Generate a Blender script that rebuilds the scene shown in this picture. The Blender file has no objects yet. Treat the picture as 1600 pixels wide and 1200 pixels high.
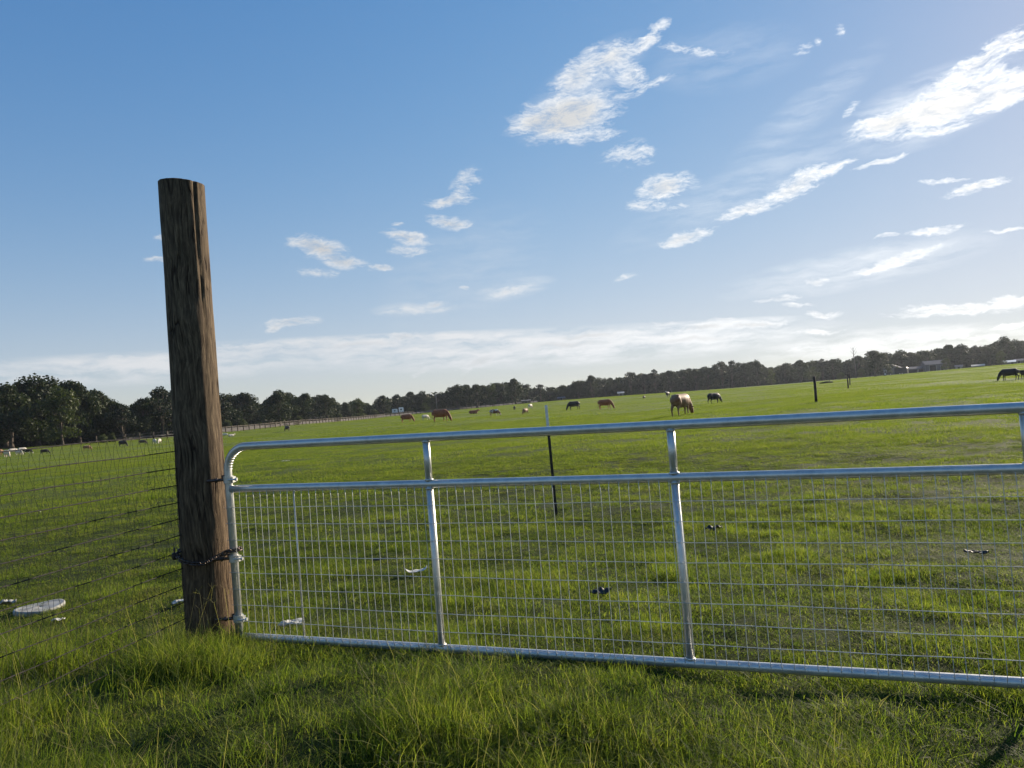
import bpy, math, random
import numpy as np
from mathutils import Vector, Matrix

random.seed(7)
rng = np.random.default_rng(11)
sc = bpy.context.scene
COL = sc.collection
rad = math.radians

# ------------------------------------------------------------------ camera
F_PX = 1180.0
CAM_H = 1.45
ROLL = rad(-4.65)
PITCH = math.atan(28 / F_PX)
cam = bpy.data.cameras.new("camera")
cam.sensor_width = 36
cam.lens = F_PX / 1600 * 36
cam.clip_start = 0.05
cam.clip_end = 8000
cam_o = bpy.data.objects.new("camera", cam)
COL.objects.link(cam_o)
RM = (Matrix.Rotation(math.pi / 2 + PITCH, 3, 'X') @ Matrix.Rotation(ROLL, 3, 'Z'))
cam_o.matrix_world = Matrix.Translation((0, 0, CAM_H)) @ RM.to_4x4()
sc.camera = cam_o
RN = np.array(RM)


def ray(u, v):
    "world direction through a photograph pixel, scaled to unit camera depth"
    return RN @ np.array([(u - 800) / F_PX, -(v - 600) / F_PX, -1.0])


def horizon_v(u):
    a, b = ray(u, 300)[2], ray(u, 900)[2]
    return 300 + 600 * a / (a - b)


# ------------------------------------------------------------------ light
SUN_AZ, SUN_EL = rad(50), rad(20)
sun_dir = Vector((math.sin(SUN_AZ) * math.cos(SUN_EL), math.cos(SUN_AZ) * math.cos(SUN_EL), math.sin(SUN_EL)))
sl = bpy.data.lights.new("sun", 'SUN')
sl.energy = 5.0
sl.angle = rad(0.5)
sl.color = (1.0, 0.86, 0.68)
so = bpy.data.objects.new("sun", sl)
so.rotation_euler = sun_dir.to_track_quat('Z', 'Y').to_euler()
COL.objects.link(so)
sc.view_settings.view_transform = 'Standard'
sc.view_settings.look = 'None'
sc.view_settings.exposure = 0.87
sc.view_settings.gamma = 1.0

world = bpy.data.worlds.new("World")
sc.world = world
world.use_nodes = True
wt = world.node_tree
wt.nodes.clear()


def nd(tree, kind, ins=None, **props):
    n = tree.nodes.new(kind)
    for k, v in props.items():
        setattr(n, k, v)
    for k, v in (ins or {}).items():
        s = n.inputs[k]
        if isinstance(v, bpy.types.NodeSocket):
            tree.links.new(v, s)
        else:
            s.default_value = v
    return n


def mth(tree, op, a, b=0.0, c=0.0, clamp=False):
    n = tree.nodes.new('ShaderNodeMath')
    n.operation = op
    n.use_clamp = clamp
    for i, v in enumerate((a, b, c)):
        if isinstance(v, bpy.types.NodeSocket):
            tree.links.new(v, n.inputs[i])
        else:
            n.inputs[i].default_value = v
    return n.outputs[0]


def sky_world():
    t = wt
    sky = nd(t, 'ShaderNodeTexSky', sky_type='NISHITA', sun_disc=False, sun_elevation=SUN_EL,
             sun_rotation=SUN_AZ, altitude=50, air_density=1.0, dust_density=0.15, ozone_density=2.0)
    hs = nd(t, 'ShaderNodeHueSaturation', {'Hue': 0.511, 'Saturation': 1.33, 'Value': 1.0, 'Color': sky.outputs[0]})
    co = nd(t, 'ShaderNodeTexCoord')
    sep = nd(t, 'ShaderNodeSeparateXYZ', {0: co.outputs['Generated']})
    az = mth(t, 'ARCTAN2', sep.outputs[0], sep.outputs[1])
    el = mth(t, 'ARCSINE', sep.outputs[2])
    p = nd(t, 'ShaderNodeCombineXYZ', {0: az, 1: el, 2: 0.0}).outputs[0]
    # domain warp
    wn = nd(t, 'ShaderNodeTexNoise', {'Vector': p, 'Scale': 22.0, 'Detail': 6.0, 'Roughness': 0.6})
    wv = nd(t, 'ShaderNodeVectorMath', {0: wn.outputs['Color'], 1: (0.5, 0.5, 0.5)}, operation='SUBTRACT')
    wv = nd(t, 'ShaderNodeVectorMath', {0: wv.outputs[0], 1: (0.030, 0.02, 0.0)}, operation='MULTIPLY')
    pw = nd(t, 'ShaderNodeVectorMath', {0: p, 1: wv.outputs[0]}, operation='ADD').outputs[0]
    # wisps drawn out along the wind, rising to the right
    mp = nd(t, 'ShaderNodeMapping', {'Vector': pw, 'Rotation': (0, 0, rad(-17)), 'Scale': (1.0, 3.0, 1.0)})
    n1 = nd(t, 'ShaderNodeTexNoise', {'Vector': mp.outputs[0], 'Scale': 30.0, 'Detail': 10.0, 'Roughness': 0.66}).outputs['Fac']
    mp2 = nd(t, 'ShaderNodeMapping', {'Vector': pw, 'Rotation': (0, 0, rad(-3)), 'Scale': (1.0, 5.5, 1.0)})
    n2 = nd(t, 'ShaderNodeTexNoise', {'Vector': mp2.outputs[0], 'Scale': 13.0, 'Detail': 8.0, 'Roughness': 0.6}).outputs['Fac']

    def azel(u, v):
        d = ray(u, v)
        d = d / np.linalg.norm(d)
        return np.array([math.atan2(d[0], d[1]), math.asin(d[2])])

    def field(items, src, acc=None):
        for (u, v, a, b, ang, s) in items:
            c, sn = math.cos(rad(ang)), math.sin(rad(ang))
            p0 = azel(u, v)
            p1 = azel(u + a * c, v - a * sn)
            p2 = azel(u + b * sn, v + b * c)
            va, vb = p1 - p0, p2 - p0
            # each lobe is read after the one before it, which keeps the shader's working memory small
            q = src if acc is None else nd(t, 'ShaderNodeVectorMath', {0: acc, 1: (1e-7, 1e-7, 0), 2: src}, operation='MULTIPLY_ADD').outputs[0]
            m = nd(t, 'ShaderNodeMapping', {'Vector': q, 'Location': (p0[0], p0[1], 0),
                                            'Rotation': (0, 0, math.atan2(va[1], va[0])),
                                            'Scale': (np.linalg.norm(va), np.linalg.norm(vb), 1)}, vector_type='TEXTURE')
            d2 = nd(t, 'ShaderNodeVectorMath', {0: m.outputs[0], 1: m.outputs[0]}, operation='DOT_PRODUCT').outputs['Value']
            val = mth(t, 'MULTIPLY_ADD', d2, -s, s)
            acc = val if acc is None else mth(t, 'MAXIMUM', acc, val)
        return acc
    dense = [
        (885, 182, 95, 40, 14, 1.2), (838, 190, 45, 26, 20, 1.0), (905, 118, 70, 26, 45, .8), (955, 92, 60, 26, 22, .85), (985, 118, 28, 30, 60, .7),
        (1010, 66, 40, 12, 38, .7), (1030, 42, 22, 9, 20, .6), (1080, 78, 55, 8, -4, .5), (1000, 138, 55, 8, 20, .55), (925, 212, 50, 12, 8, .65),
        (983, 245, 42, 20, 6, .62), (1042, 292, 50, 22, 12, .95), (1015, 320, 38, 12, 5, .6), (1060, 324, 20, 6, 15, .6),
        (703, 315, 40, 11, 8, .8), (728, 287, 34, 18, 40, .62), (703, 348, 42, 11, -5, .9), (625, 352, 12, 4, -5, .7),
        (500, 388, 56, 17, -12, 1.0), (530, 405, 50, 14, -14, .9), (595, 417, 32, 5, -3, .8), (495, 424, 40, 7, -4, .6), (636, 372, 42, 11, -6, .85),
        (640, 392, 35, 9, 0, .6), (680, 473, 20, 7, 6, .8), (455, 503, 46, 9, 6, .8), (430, 512, 20, 8, 30, .7),
        (632, 523, 32, 8, 2, .75), (795, 455, 36, 8, 10, .65), (727, 449, 8, 4, 0, .7), (252, 370, 16, 6, 5, .6), (240, 408, 22, 5, 0, .6),
        (1400, 190, 90, 22, 16, 1.1), (1480, 165, 130, 36, 24, 1.15), (1560, 150, 95, 26, 20, 1.0), (1530, 96, 105, 20, 32, .9), (1590, 66, 60, 20, 15, .9),
        (1460, 205, 50, 10, 12, .8), (1560, 130, 80, 14, 12, .6),
        (1245, 288, 80, 17, 27, .85), (1170, 325, 55, 12, 22, .8), (1290, 265, 60, 8, 18, .65), (1070, 373, 55, 11, 18, .85), (1375, 254, 44, 6, 14, .85), (1330, 172, 20, 7, 50, .5),
        (1525, 292, 52, 9, 16, 1.0), (1475, 284, 38, 4, 6, .7), (1405, 405, 70, 9, 22, .85), (1350, 424, 30, 6, 5, .7), (1275, 440, 28, 7, 8, .8),
        (1218, 468, 40, 6, 5, .8), (1288, 490, 32, 6, 0, .75), (1245, 477, 30, 4, 2, .6), (1465, 360, 52, 7, 9, .75), (1580, 361, 60, 4, 3, .7), (1390, 369, 24, 4, 8, .7),
        (1500, 482, 110, 11, 2, .9), (1440, 490, 60, 7, 2, .7), (1590, 470, 50, 12, 0, .9), (1470, 527, 55, 7, 2, .8), (1540, 530, 30, 6, 3, .7),
        (1585, 510, 32, 6, 12, .7), (1255, 72, 14, 7, 20, .35), (1282, 62, 8, 5, 30, .3), (1313, 46, 8, 7, 50, .3), (975, 434, 20, 5, 10, .55),
        (750, 566, 42, 12, 22, .8), (655, 583, 16, 5, 25, .7), (1100, 510, 60, 7, 5, .9), (1175, 507, 70, 6, 4, .9), (915, 525, 90, 8, 3, .8),
        (1040, 502, 20, 4, 0, .7), (1130, 498, 24, 4, 4, .7), (560, 537, 110, 8, 3, .7), (885, 538, 130, 9, 3, .8), (1080, 530, 120, 8, 4, .8),
        (1300, 545, 120, 5, 2, .6), (1280, 518, 50, 4, 1, .6), (380, 545, 90, 9, 0, .6), (200, 570, 110, 12, 3, .5),
        (650, 484, 60, 6, 6, .5)]
    soft = [(820, 545, 560, 34, 3.5, 1.3), (230, 575, 330, 28, 3, 1.2), (640, 530, 330, 12, 3, 1.2), (1050, 515, 220, 12, 5, 1.2), (650, 482, 75, 14, 4, .5), (800, 452, 75, 18, 12, .55), (1400, 540, 330, 34, 3, .8),
            (1250, 180, 190, 34, 40, .18), (1150, 300, 260, 40, 26, .22), (1450, 170, 190, 60, 22, .4), (910, 140, 140, 50, 38, .35), (1330, 420, 260, 36, 12, .4),
            (730, 420, 160, 90, 30, .15), (1130, 90, 150, 60, 10, .13)]
    D = field(dense, pw)
    e1 = mth(t, 'MULTIPLY_ADD', n1, 5.0, -2.50)
    n5 = nd(t, 'ShaderNodeTexNoise', {'Vector': mp.outputs[0], 'Scale': 120.0, 'Detail': 5.0, 'Roughness': 0.6}).outputs['Fac']
    e1 = mth(t, 'ADD', e1, mth(t, 'MULTIPLY_ADD', n5, 1.2, -.62))
    a1 = mth(t, 'MULTIPLY_ADD', D, 1.35, e1)
    a1 = nd(t, 'ShaderNodeMapRange', {'Value': a1, 'From Min': -0.1, 'From Max': 1.75}).outputs[0]
    gate = nd(t, 'ShaderNodeMapRange', {'Value': D, 'From Min': -0.55, 'From Max': 0.45}, interpolation_type='SMOOTHSTEP').outputs[0]
    a1 = mth(t, 'MULTIPLY', a1, gate)
    p2 = nd(t, 'ShaderNodeVectorMath', {0: D, 1: (1e-7, 1e-7, 0), 2: p}, operation='MULTIPLY_ADD').outputs[0]
    S = field(soft, p2)
    S = mth(t, 'MAXIMUM', S, 0.0)
    s2 = nd(t, 'ShaderNodeMapRange', {'Value': n2, 'From Min': 0.36, 'From Max': 0.66}).outputs[0]
    a2 = mth(t, 'MULTIPLY', mth(t, 'MULTIPLY', S, s2), 1.15)
    alpha = mth(t, 'SUBTRACT', mth(t, 'ADD', a1, a2), mth(t, 'MULTIPLY', a1, a2), clamp=True)
    # cloud brightness: rims white, thick cores greyer, stronger towards the sun
    core = nd(t, 'ShaderNodeMapRange', {'Value': D, 'From Min': 0.45, 'From Max': 1.15, 'To Min': 1.0, 'To Max': 0.74}, interpolation_type='SMOOTHSTEP').outputs[0]
    sd = nd(t, 'ShaderNodeVectorMath', {0: co.outputs['Generated'], 1: tuple(sun_dir)}, operation='DOT_PRODUCT').outputs['Value']
    sg = mth(t, 'POWER', mth(t, 'MAXIMUM', sd, 0.0), 5.0)
    amp = mth(t, 'MULTIPLY_ADD', sg, 0.45, 0.43)
    lit = mth(t, 'MULTIPLY', amp, core)
    ccol = nd(t, 'ShaderNodeMix', {'Factor': sg, 6: (0.93, 0.96, 1.0, 1), 7: (1.0, 0.98, 0.93, 1)}, data_type='RGBA').outputs[2]
    # broad veil of bright air round the sun and along the horizon (the sky is what gives off this light)
    skyc = nd(t, 'ShaderNodeVectorMath', {0: hs.outputs[0], 1: (SKY_K * 1.10, SKY_K * 1.03, SKY_K * 1.20)}, operation='MULTIPLY').outputs[0]
    # high thin air round the sun is bright but not burnt out: soft shoulder
    den = nd(t, 'ShaderNodeVectorMath', {0: skyc, 1: (2.1, 1.95, 1.75), 2: (1, 1, 1)}, operation='MULTIPLY_ADD').outputs[0]
    skyc = nd(t, 'ShaderNodeVectorMath', {0: skyc, 1: den}, operation='DIVIDE').outputs[0]
    clc = nd(t, 'ShaderNodeVectorMath', {0: ccol, 'Scale': lit}, operation='SCALE').outputs[0]
    mixn = nd(t, 'ShaderNodeMix', {'Factor': alpha, 6: skyc, 7: clc}, data_type='RGBA').outputs[2]
    bg = nd(t, 'ShaderNodeBackground', {'Color': mixn, 'Strength': 1.0})
    out = nd(t, 'ShaderNodeOutputWorld', {'Surface': bg.outputs[0]})


SKY_K = 0.16
sky_world()
world.cycles.sampling_method = 'MANUAL'
world.cycles.sample_map_resolution = 512
sc.cycles.max_bounces = 6
sc.cycles.diffuse_bounces = 2
sc.cycles.glossy_bounces = 2
sc.cycles.transmission_bounces = 3
sc.cycles.transparent_max_bounces = 4
sc.cycles.volume_bounces = 0
sc.cycles.caustics_reflective = False
sc.cycles.caustics_refractive = False
sc.cycles.use_adaptive_sampling = True
sc.cycles.adaptive_threshold = 0.015

# ------------------------------------------------------------------ helpers


def tag(o, label=None, cat=None, group=None, kind=None):
    if label: o['label'] = label
    if cat: o['category'] = cat
    if group: o['group'] = group
    if kind: o['kind'] = kind
    return o


def link(name, me, mat=None, parent=None, loc=None):
    o = bpy.data.objects.new(name, me)
    COL.objects.link(o)
    if me is not None and mat is not None and len(me.materials) == 0:
        me.materials.append(mat)
    if parent is not None:
        o.parent = parent
    if loc is not None:
        o.location = loc
    return o


def empty(name, loc=(0, 0, 0), rz=0.0):
    o = bpy.data.objects.new(name, None)
    COL.objects.link(o)
    o.location = loc
    o.rotation_euler = (0, 0, rz)
    o.empty_display_size = 0.1
    return o


def np_mesh(name, V, faces, smooth=False):
    "faces: list of (n,k) integer arrays"
    me = bpy.data.meshes.new(name)
    V = np.asarray(V, dtype=np.float32)
    me.vertices.add(len(V))
    me.vertices.foreach_set('co', V.ravel())
    idx = np.concatenate([np.asarray(f, dtype=np.int32).ravel() for f in faces])
    tot = np.concatenate([np.full(len(f), np.asarray(f).shape[1], dtype=np.int32) for f in faces])
    start = np.concatenate([[0], np.cumsum(tot)[:-1]]).astype(np.int32)
    me.loops.add(len(idx))
    me.loops.foreach_set('vertex_index', idx)
    me.polygons.add(len(tot))
    me.polygons.foreach_set('loop_start', start)
    me.polygons.foreach_set('loop_total', tot)
    me.update(calc_edges=True)
    me.validate()
    if smooth:
        me.polygons.foreach_set('use_smooth', np.ones(len(me.polygons), dtype=bool))
    return me


class MB:
    "collects pieces, then links them as ONE mesh object"

    def __init__(s):
        s.V, s.F, s.n, s.fm = [], [], 0, []

    def add(s, V, F, m=0):
        V = np.asarray(V, float)
        s.V.append(V)
        for f in F:
            s.F.append(tuple(int(i) + s.n for i in f))
            s.fm.append(m)
        s.n += len(V)

    def tube(s, pts, r, n=10, caps=True, closed=False, m=0, up=None):
        P = np.asarray(pts, float)
        N = len(P)
        rr = np.asarray(r, float)
        if rr.ndim == 0: rr = np.full((N, 2), float(rr))
        elif rr.ndim == 1: rr = np.stack([rr, rr], 1)
        if closed:
            T = np.roll(P, -1, 0) - np.roll(P, 1, 0)
        else:
            T = np.gradient(P, axis=0)
        T /= np.linalg.norm(T, axis=1)[:, None] + 1e-12
        ref = np.array(up if up is not None else ((0, 0, 1) if abs(T[0][2]) < .9 else (0, 1, 0)), float)
        a = np.cross(ref, T[0]); a /= np.linalg.norm(a)
        V = []
        th = np.arange(n) / n * 2 * np.pi
        for i in range(N):
            if up is not None:
                a = np.cross(ref, T[i])
            a = a - T[i] * np.dot(a, T[i]); a /= np.linalg.norm(a) + 1e-12
            b = np.cross(T[i], a)
            V.append(P[i] + np.outer(np.cos(th) * rr[i][0], a) + np.outer(np.sin(th) * rr[i][1], b))
        V = np.concatenate(V)
        F = []
        for i in range(N if closed else N - 1):
            j = (i + 1) % N
            for k in range(n):
                k2 = (k + 1) % n
                F.append((i * n + k, i * n + k2, j * n + k2, j * n + k))
        if caps and not closed:
            F.append(tuple(range(n - 1, -1, -1)))
            F.append(tuple((N - 1) * n + k for k in range(n)))
        s.add(V, F, m)

    def box(s, lo, hi, M=None, m=0):
        x0, y0, z0 = lo; x1, y1, z1 = hi
        V = np.array([(x0, y0, z0), (x1, y0, z0), (x1, y1, z0), (x0, y1, z0), (x0, y0, z1), (x1, y0, z1), (x1, y1, z1), (x0, y1, z1)], float)
        if M is not None:
            V = V @ np.array(M)[:3, :3].T + np.array(M)[:3, 3]
        s.add(V, [(0, 3, 2, 1), (4, 5, 6, 7), (0, 1, 5, 4), (1, 2, 6, 5), (2, 3, 7, 6), (3, 0, 4, 7)], m)

    def mesh(s, name, smooth=False):
        me = bpy.data.meshes.new(name)
        me.from_pydata([tuple(v) for v in np.concatenate(s.V)], [], s.F)
        me.polygons.foreach_set('material_index', s.fm)
        if smooth:
            me.polygons.foreach_set('use_smooth', np.ones(len(me.polygons), dtype=bool))
        me.update()
        return me

    def build(s, name, mat, parent=None, smooth=False, loc=None):
        return link(name, s.mesh(name, smooth), mat, parent, loc)


def hash2(ix, iy, seed):
    h = (ix.astype(np.int64) * 374761393 + iy.astype(np.int64) * 668265263 + seed * 1274126177) & 0xffffffff
    h = ((h ^ (h >> 13)) * 1274126177) & 0xffffffff
    return ((h ^ (h >> 16)) & 0xffff) / 65535.0


def vnoise(x, y, seed=0):
    x = np.asarray(x, float); y = np.asarray(y, float)
    ix, iy = np.floor(x), np.floor(y)
    fx, fy = x - ix, y - iy
    fx = fx * fx * (3 - 2 * fx); fy = fy * fy * (3 - 2 * fy)
    ix = ix.astype(np.int64); iy = iy.astype(np.int64)
    a = hash2(ix, iy, seed); b = hash2(ix + 1, iy, seed); c = hash2(ix, iy + 1, seed); d = hash2(ix + 1, iy + 1, seed)
    return (a * (1 - fx) + b * fx) * (1 - fy) + (c * (1 - fx) + d * fx) * fy


def fbm(x, y, seed=0, o=4):
    s, a, t = 0, 1.0, 0
    for i in range(o):
        s = s + a * vnoise(x * 2 ** i, y * 2 ** i, seed + i * 17); t += a; a *= .5
    return s / t


# ------------------------------------------------------------------ materials
def mat_new(name):
    m = bpy.data.materials.new(name)
    m.use_nodes = True
    m.node_tree.nodes.clear()
    return m, m.node_tree


def finish(m, t, shader, bump=None):
    nd(t, 'ShaderNodeOutputMaterial', {'Surface': shader})
    return m


def ramp(t, fac, stops):
    n = t.nodes.new('ShaderNodeValToRGB')
    cr = n.color_ramp
    while len(cr.elements) < len(stops): cr.elements.new(0.5)
    for e, (p, c) in zip(cr.elements, stops):
        e.position = p
        e.color = (*c, 1)
    t.links.new(fac, n.inputs[0])
    return n.outputs[0]


def mix(t, f, a, b, mode='MIX'):
    n = nd(t, 'ShaderNodeMix', {'Factor': f, 6: a, 7: b}, data_type='RGBA', blend_type=mode)
    return n.outputs[2]


def simple(name, col, rough=0.7, metal=0.0, var=0.12, scale=8.0, bump=0.0, spec=0.4):
    m, t = mat_new(name)
    co = nd(t, 'ShaderNodeTexCoord')
    n = nd(t, 'ShaderNodeTexNoise', {'Vector': co.outputs['Object'], 'Scale': scale, 'Detail': 5.0})
    a = tuple(c * (1 - var * 1.6) for c in col)
    b = tuple(min(1, c * (1 + var * 1.6)) for c in col)
    c = ramp(t, n.outputs['Fac'], [(.3, a), (.7, b)])
    p = nd(t, 'ShaderNodeBsdfPrincipled', {'Base Color': c, 'Roughness': rough, 'Metallic': metal, 'Specular IOR Level': spec})
    if bump:
        bn = nd(t, 'ShaderNodeBump', {'Height': n.outputs['Fac'], 'Strength': bump, 'Distance': 0.02})
        t.links.new(bn.outputs[0], p.inputs['Normal'])
    return finish(m, t, p.outputs[0])


def mat_blade():
    m, t = mat_new('grass_blade')
    g = nd(t, 'ShaderNodeNewGeometry')
    at = nd(t, 'ShaderNodeAttribute', attribute_name='tint', attribute_type='GEOMETRY')
    oi = nd(t, 'ShaderNodeObjectInfo')
    n1 = nd(t, 'ShaderNodeTexNoise', {'Vector': g.outputs['Position'], 'Scale': 0.55, 'Detail': 4.0, 'Roughness': .6})
    n2 = nd(t, 'ShaderNodeTexNoise', {'Vector': g.outputs['Position'], 'Scale': 0.06, 'Detail': 3.0})
    n4 = nd(t, 'ShaderNodeTexNoise', {'Vector': g.outputs['Position'], 'Scale': 5.0, 'Detail': 3.0})
    f = mth(t, 'MULTIPLY_ADD', at.outputs['Fac'], 0.7, mth(t, 'MULTIPLY_ADD', n1.outputs['Fac'], 0.6, mth(t, 'MULTIPLY_ADD', oi.outputs['Random'], .2, mth(t, 'MULTIPLY', n4.outputs['Fac'], .5))))
    f = mth(t, 'SUBTRACT', f, 0.50, clamp=True)
    col = ramp(t, f, [(0.0, (.022, .040, .008)), (.30, (.064, .102, .018)), (.62, (.138, .170, .030)), (.92, (.24, .24, .06)), (1.0, (.22, .18, .07))])
    col = mix(t, nd(t, 'ShaderNodeMapRange', {'Value': n2.outputs['Fac'], 'From Min': .35, 'From Max': .65, 'To Max': .5}).outputs[0], col, (.11, .135, .018, 1))
    # thin worn patches where the turf has gone to straw
    n3 = nd(t, 'ShaderNodeTexNoise', {'Vector': g.outputs['Position'], 'Scale': 1.3, 'Detail': 5.0, 'Roughness': .65})
    wf = nd(t, 'ShaderNodeMapRange', {'Value': n3.outputs['Fac'], 'From Min': .56, 'From Max': .70, 'To Max': .75}).outputs[0]
    col = mix(t, mth(t, 'MULTIPLY', wf, at.outputs['Fac']), col, (.15, .125, .055, 1))
    # dry stems: tint above 1 marks them
    dry = mth(t, 'GREATER_THAN', at.outputs['Fac'], 0.985)
    col = mix(t, dry, col, (.20, .18, .085, 1))
    tcol = mix(t, 1.0, col, (1.75, 1.9, .85, 1), 'MULTIPLY')
    d = nd(t, 'ShaderNodeBsdfPrincipled', {'Base Color': col, 'Roughness': .62, 'Specular IOR Level': .22})
    tr = nd(t, 'ShaderNodeBsdfTranslucent', {'Color': tcol})
    ms = nd(t, 'ShaderNodeMixShader', {0: .55, 1: d.outputs[0], 2: tr.outputs[0]})
    return finish(m, t, ms.outputs[0])


def mat_ground():
    m, t = mat_new('pasture_ground')
    g = nd(t, 'ShaderNodeNewGeometry')
    pos = g.outputs['Position']
    n1 = nd(t, 'ShaderNodeTexNoise', {'Vector': pos, 'Scale': 1.6, 'Detail': 8.0, 'Roughness': .7})
    n2 = nd(t, 'ShaderNodeTexNoise', {'Vector': pos, 'Scale': .05, 'Detail': 5.0})
    n3 = nd(t, 'ShaderNodeTexNoise', {'Vector': pos, 'Scale': 14.0, 'Detail': 6.0, 'Roughness': .7})
    near = ramp(t, n1.outputs['Fac'], [(.3, (.020, .030, .008)), (.55, (.038, .050, .011)), (.64, (.055, .050, .018)), (.72, (.085, .062, .030))])  # shade of the thatch is put into these dark greens; browns are soil
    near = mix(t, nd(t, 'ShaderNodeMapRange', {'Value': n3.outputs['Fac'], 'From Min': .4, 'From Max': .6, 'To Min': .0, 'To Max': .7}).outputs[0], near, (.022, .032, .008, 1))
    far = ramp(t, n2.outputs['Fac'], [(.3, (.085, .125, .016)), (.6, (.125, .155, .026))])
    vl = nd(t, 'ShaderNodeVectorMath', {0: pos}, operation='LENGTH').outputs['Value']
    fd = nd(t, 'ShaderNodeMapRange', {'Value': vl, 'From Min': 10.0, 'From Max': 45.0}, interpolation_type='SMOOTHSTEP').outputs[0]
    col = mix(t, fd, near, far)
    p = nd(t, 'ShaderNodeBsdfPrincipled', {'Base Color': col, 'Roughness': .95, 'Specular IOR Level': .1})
    bn = nd(t, 'ShaderNodeBump', {'Height': n3.outputs['Fac'], 'Strength': .6, 'Distance': .02})
    t.links.new(bn.outputs[0], p.inputs['Normal'])
    return finish(m, t, p.outputs[0])


def mat_leaf(name, c0, c1, trans=.22):
    m, t = mat_new(name)
    at = nd(t, 'ShaderNodeAttribute', attribute_name='tint', attribute_type='GEOMETRY')
    oi = nd(t, 'ShaderNodeObjectInfo')
    f = mth(t, 'MULTIPLY_ADD', oi.outputs['Random'], .35, mth(t, 'MULTIPLY', at.outputs['Fac'], .75), clamp=True)
    col = ramp(t, f, [(0, c0), (1, c1)])
    d = nd(t, 'ShaderNodeBsdfPrincipled', {'Base Color': col, 'Roughness': .6, 'Specular IOR Level': .25})
    tr = nd(t, 'ShaderNodeBsdfTranslucent', {'Color': mix(t, 1.0, col, (1.5, 1.6, .8, 1), 'MULTIPLY')})
    ms = nd(t, 'ShaderNodeMixShader', {0: trans, 1: d.outputs[0], 2: tr.outputs[0]})
    return finish(m, t, ms.outputs[0])


def mat_wood():
    m, t = mat_new('weathered_post_wood')
    co = nd(t, 'ShaderNodeTexCoord')
    P = co.outputs['Object']
    w0 = nd(t, 'ShaderNodeTexNoise', {'Vector': P, 'Scale': 2.2, 'Detail': 2.0})
    wv = nd(t, 'ShaderNodeVectorMath', {0: w0.outputs['Color'], 'Scale': .10}, operation='SCALE')
    P2 = nd(t, 'ShaderNodeVectorMath', {0: P, 1: wv.outputs[0]}, operation='ADD').outputs[0]
    mp = nd(t, 'ShaderNodeMapping', {'Vector': P2, 'Scale': (1, 1, .085)})
    grain = nd(t, 'ShaderNodeTexNoise', {'Vector': mp.outputs[0], 'Scale': 70.0, 'Detail': 8.0, 'Roughness': .7})
    mp1 = nd(t, 'ShaderNodeMapping', {'Vector': P2, 'Scale': (1, 1, .035)})
    crack = nd(t, 'ShaderNodeTexVoronoi', {'Vector': mp1.outputs[0], 'Scale': 28.0}, feature='DISTANCE_TO_EDGE')
    ck = nd(t, 'ShaderNodeMapRange', {'Value': crack.outputs['Distance'], 'From Min': .0, 'From Max': .05}).outputs[0]
    msk = nd(t, 'ShaderNodeTexNoise', {'Vector': P, 'Scale': 5.0, 'Detail': 3.0})
    ckm = nd(t, 'ShaderNodeMapRange', {'Value': msk.outputs['Fac'], 'From Min': .48, 'From Max': .6}).outputs[0]
    ck2 = mth(t, 'MAXIMUM', ck, mth(t, 'SUBTRACT', 1.0, ckm))
    col = ramp(t, grain.outputs['Fac'], [(.28, (.028, .020, .014)), (.42, (.066, .047, .031)), (.56, (.122, .090, .057)), (.74, (.27, .20, .125))])
    # greyer weathering higher up, redder damp wood at the foot
    sp = nd(t, 'ShaderNodeSeparateXYZ', {0: P})
    hz = nd(t, 'ShaderNodeMapRange', {'Value': sp.outputs[2], 'From Min': .1, 'From Max': 1.5}).outputs[0]
    col = mix(t, mth(t, 'MULTIPLY', mth(t, 'SUBTRACT', 1.0, hz), .55), col, mix(t, 1.0, col, (1.0, .82, .68, 1), 'MULTIPLY'))
    col = mix(t, mth(t, 'SUBTRACT', 1.0, ck2), col, (.02, .013, .009, 1))
    h = mth(t, 'MULTIPLY_ADD', grain.outputs['Fac'], .6, ck2)
    bn = nd(t, 'ShaderNodeBump', {'Height': h, 'Strength': .9, 'Distance': .012})
    p = nd(t, 'ShaderNodeBsdfPrincipled', {'Base Color': col, 'Roughness': .85, 'Specular IOR Level': .15, 'Normal': bn.outputs[0]})
    return finish(m, t, p.outputs[0])


def mat_galv():
    m, t = mat_new('galvanised_steel')
    co = nd(t, 'ShaderNodeTexCoord')
    n = nd(t, 'ShaderNodeTexNoise', {'Vector': co.outputs['Object'], 'Scale': 16.0, 'Detail': 9.0, 'Roughness': .75})
    n2 = nd(t, 'ShaderNodeTexVoronoi', {'Vector': co.outputs['Object'], 'Scale': 90.0})
    c = ramp(t, n.outputs['Fac'], [(.25, (.44, .44, .42)), (.5, (.60, .60, .57)), (.62, (.66, .66, .62)), (.75, (.80, .79, .75))])
    r = mth(t, 'MULTIPLY_ADD', n.outputs['Fac'], .34, mth(t, 'MULTIPLY_ADD', n2.outputs['Color'], .08, .17))
    bn = nd(t, 'ShaderNodeBump', {'Height': n.outputs['Fac'], 'Strength': .08, 'Distance': .01})
    p = nd(t, 'ShaderNodeBsdfPrincipled', {'Base Color': c, 'Roughness': r, 'Metallic': .62, 'Normal': bn.outputs[0]})
    return finish(m, t, p.outputs[0])


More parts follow.
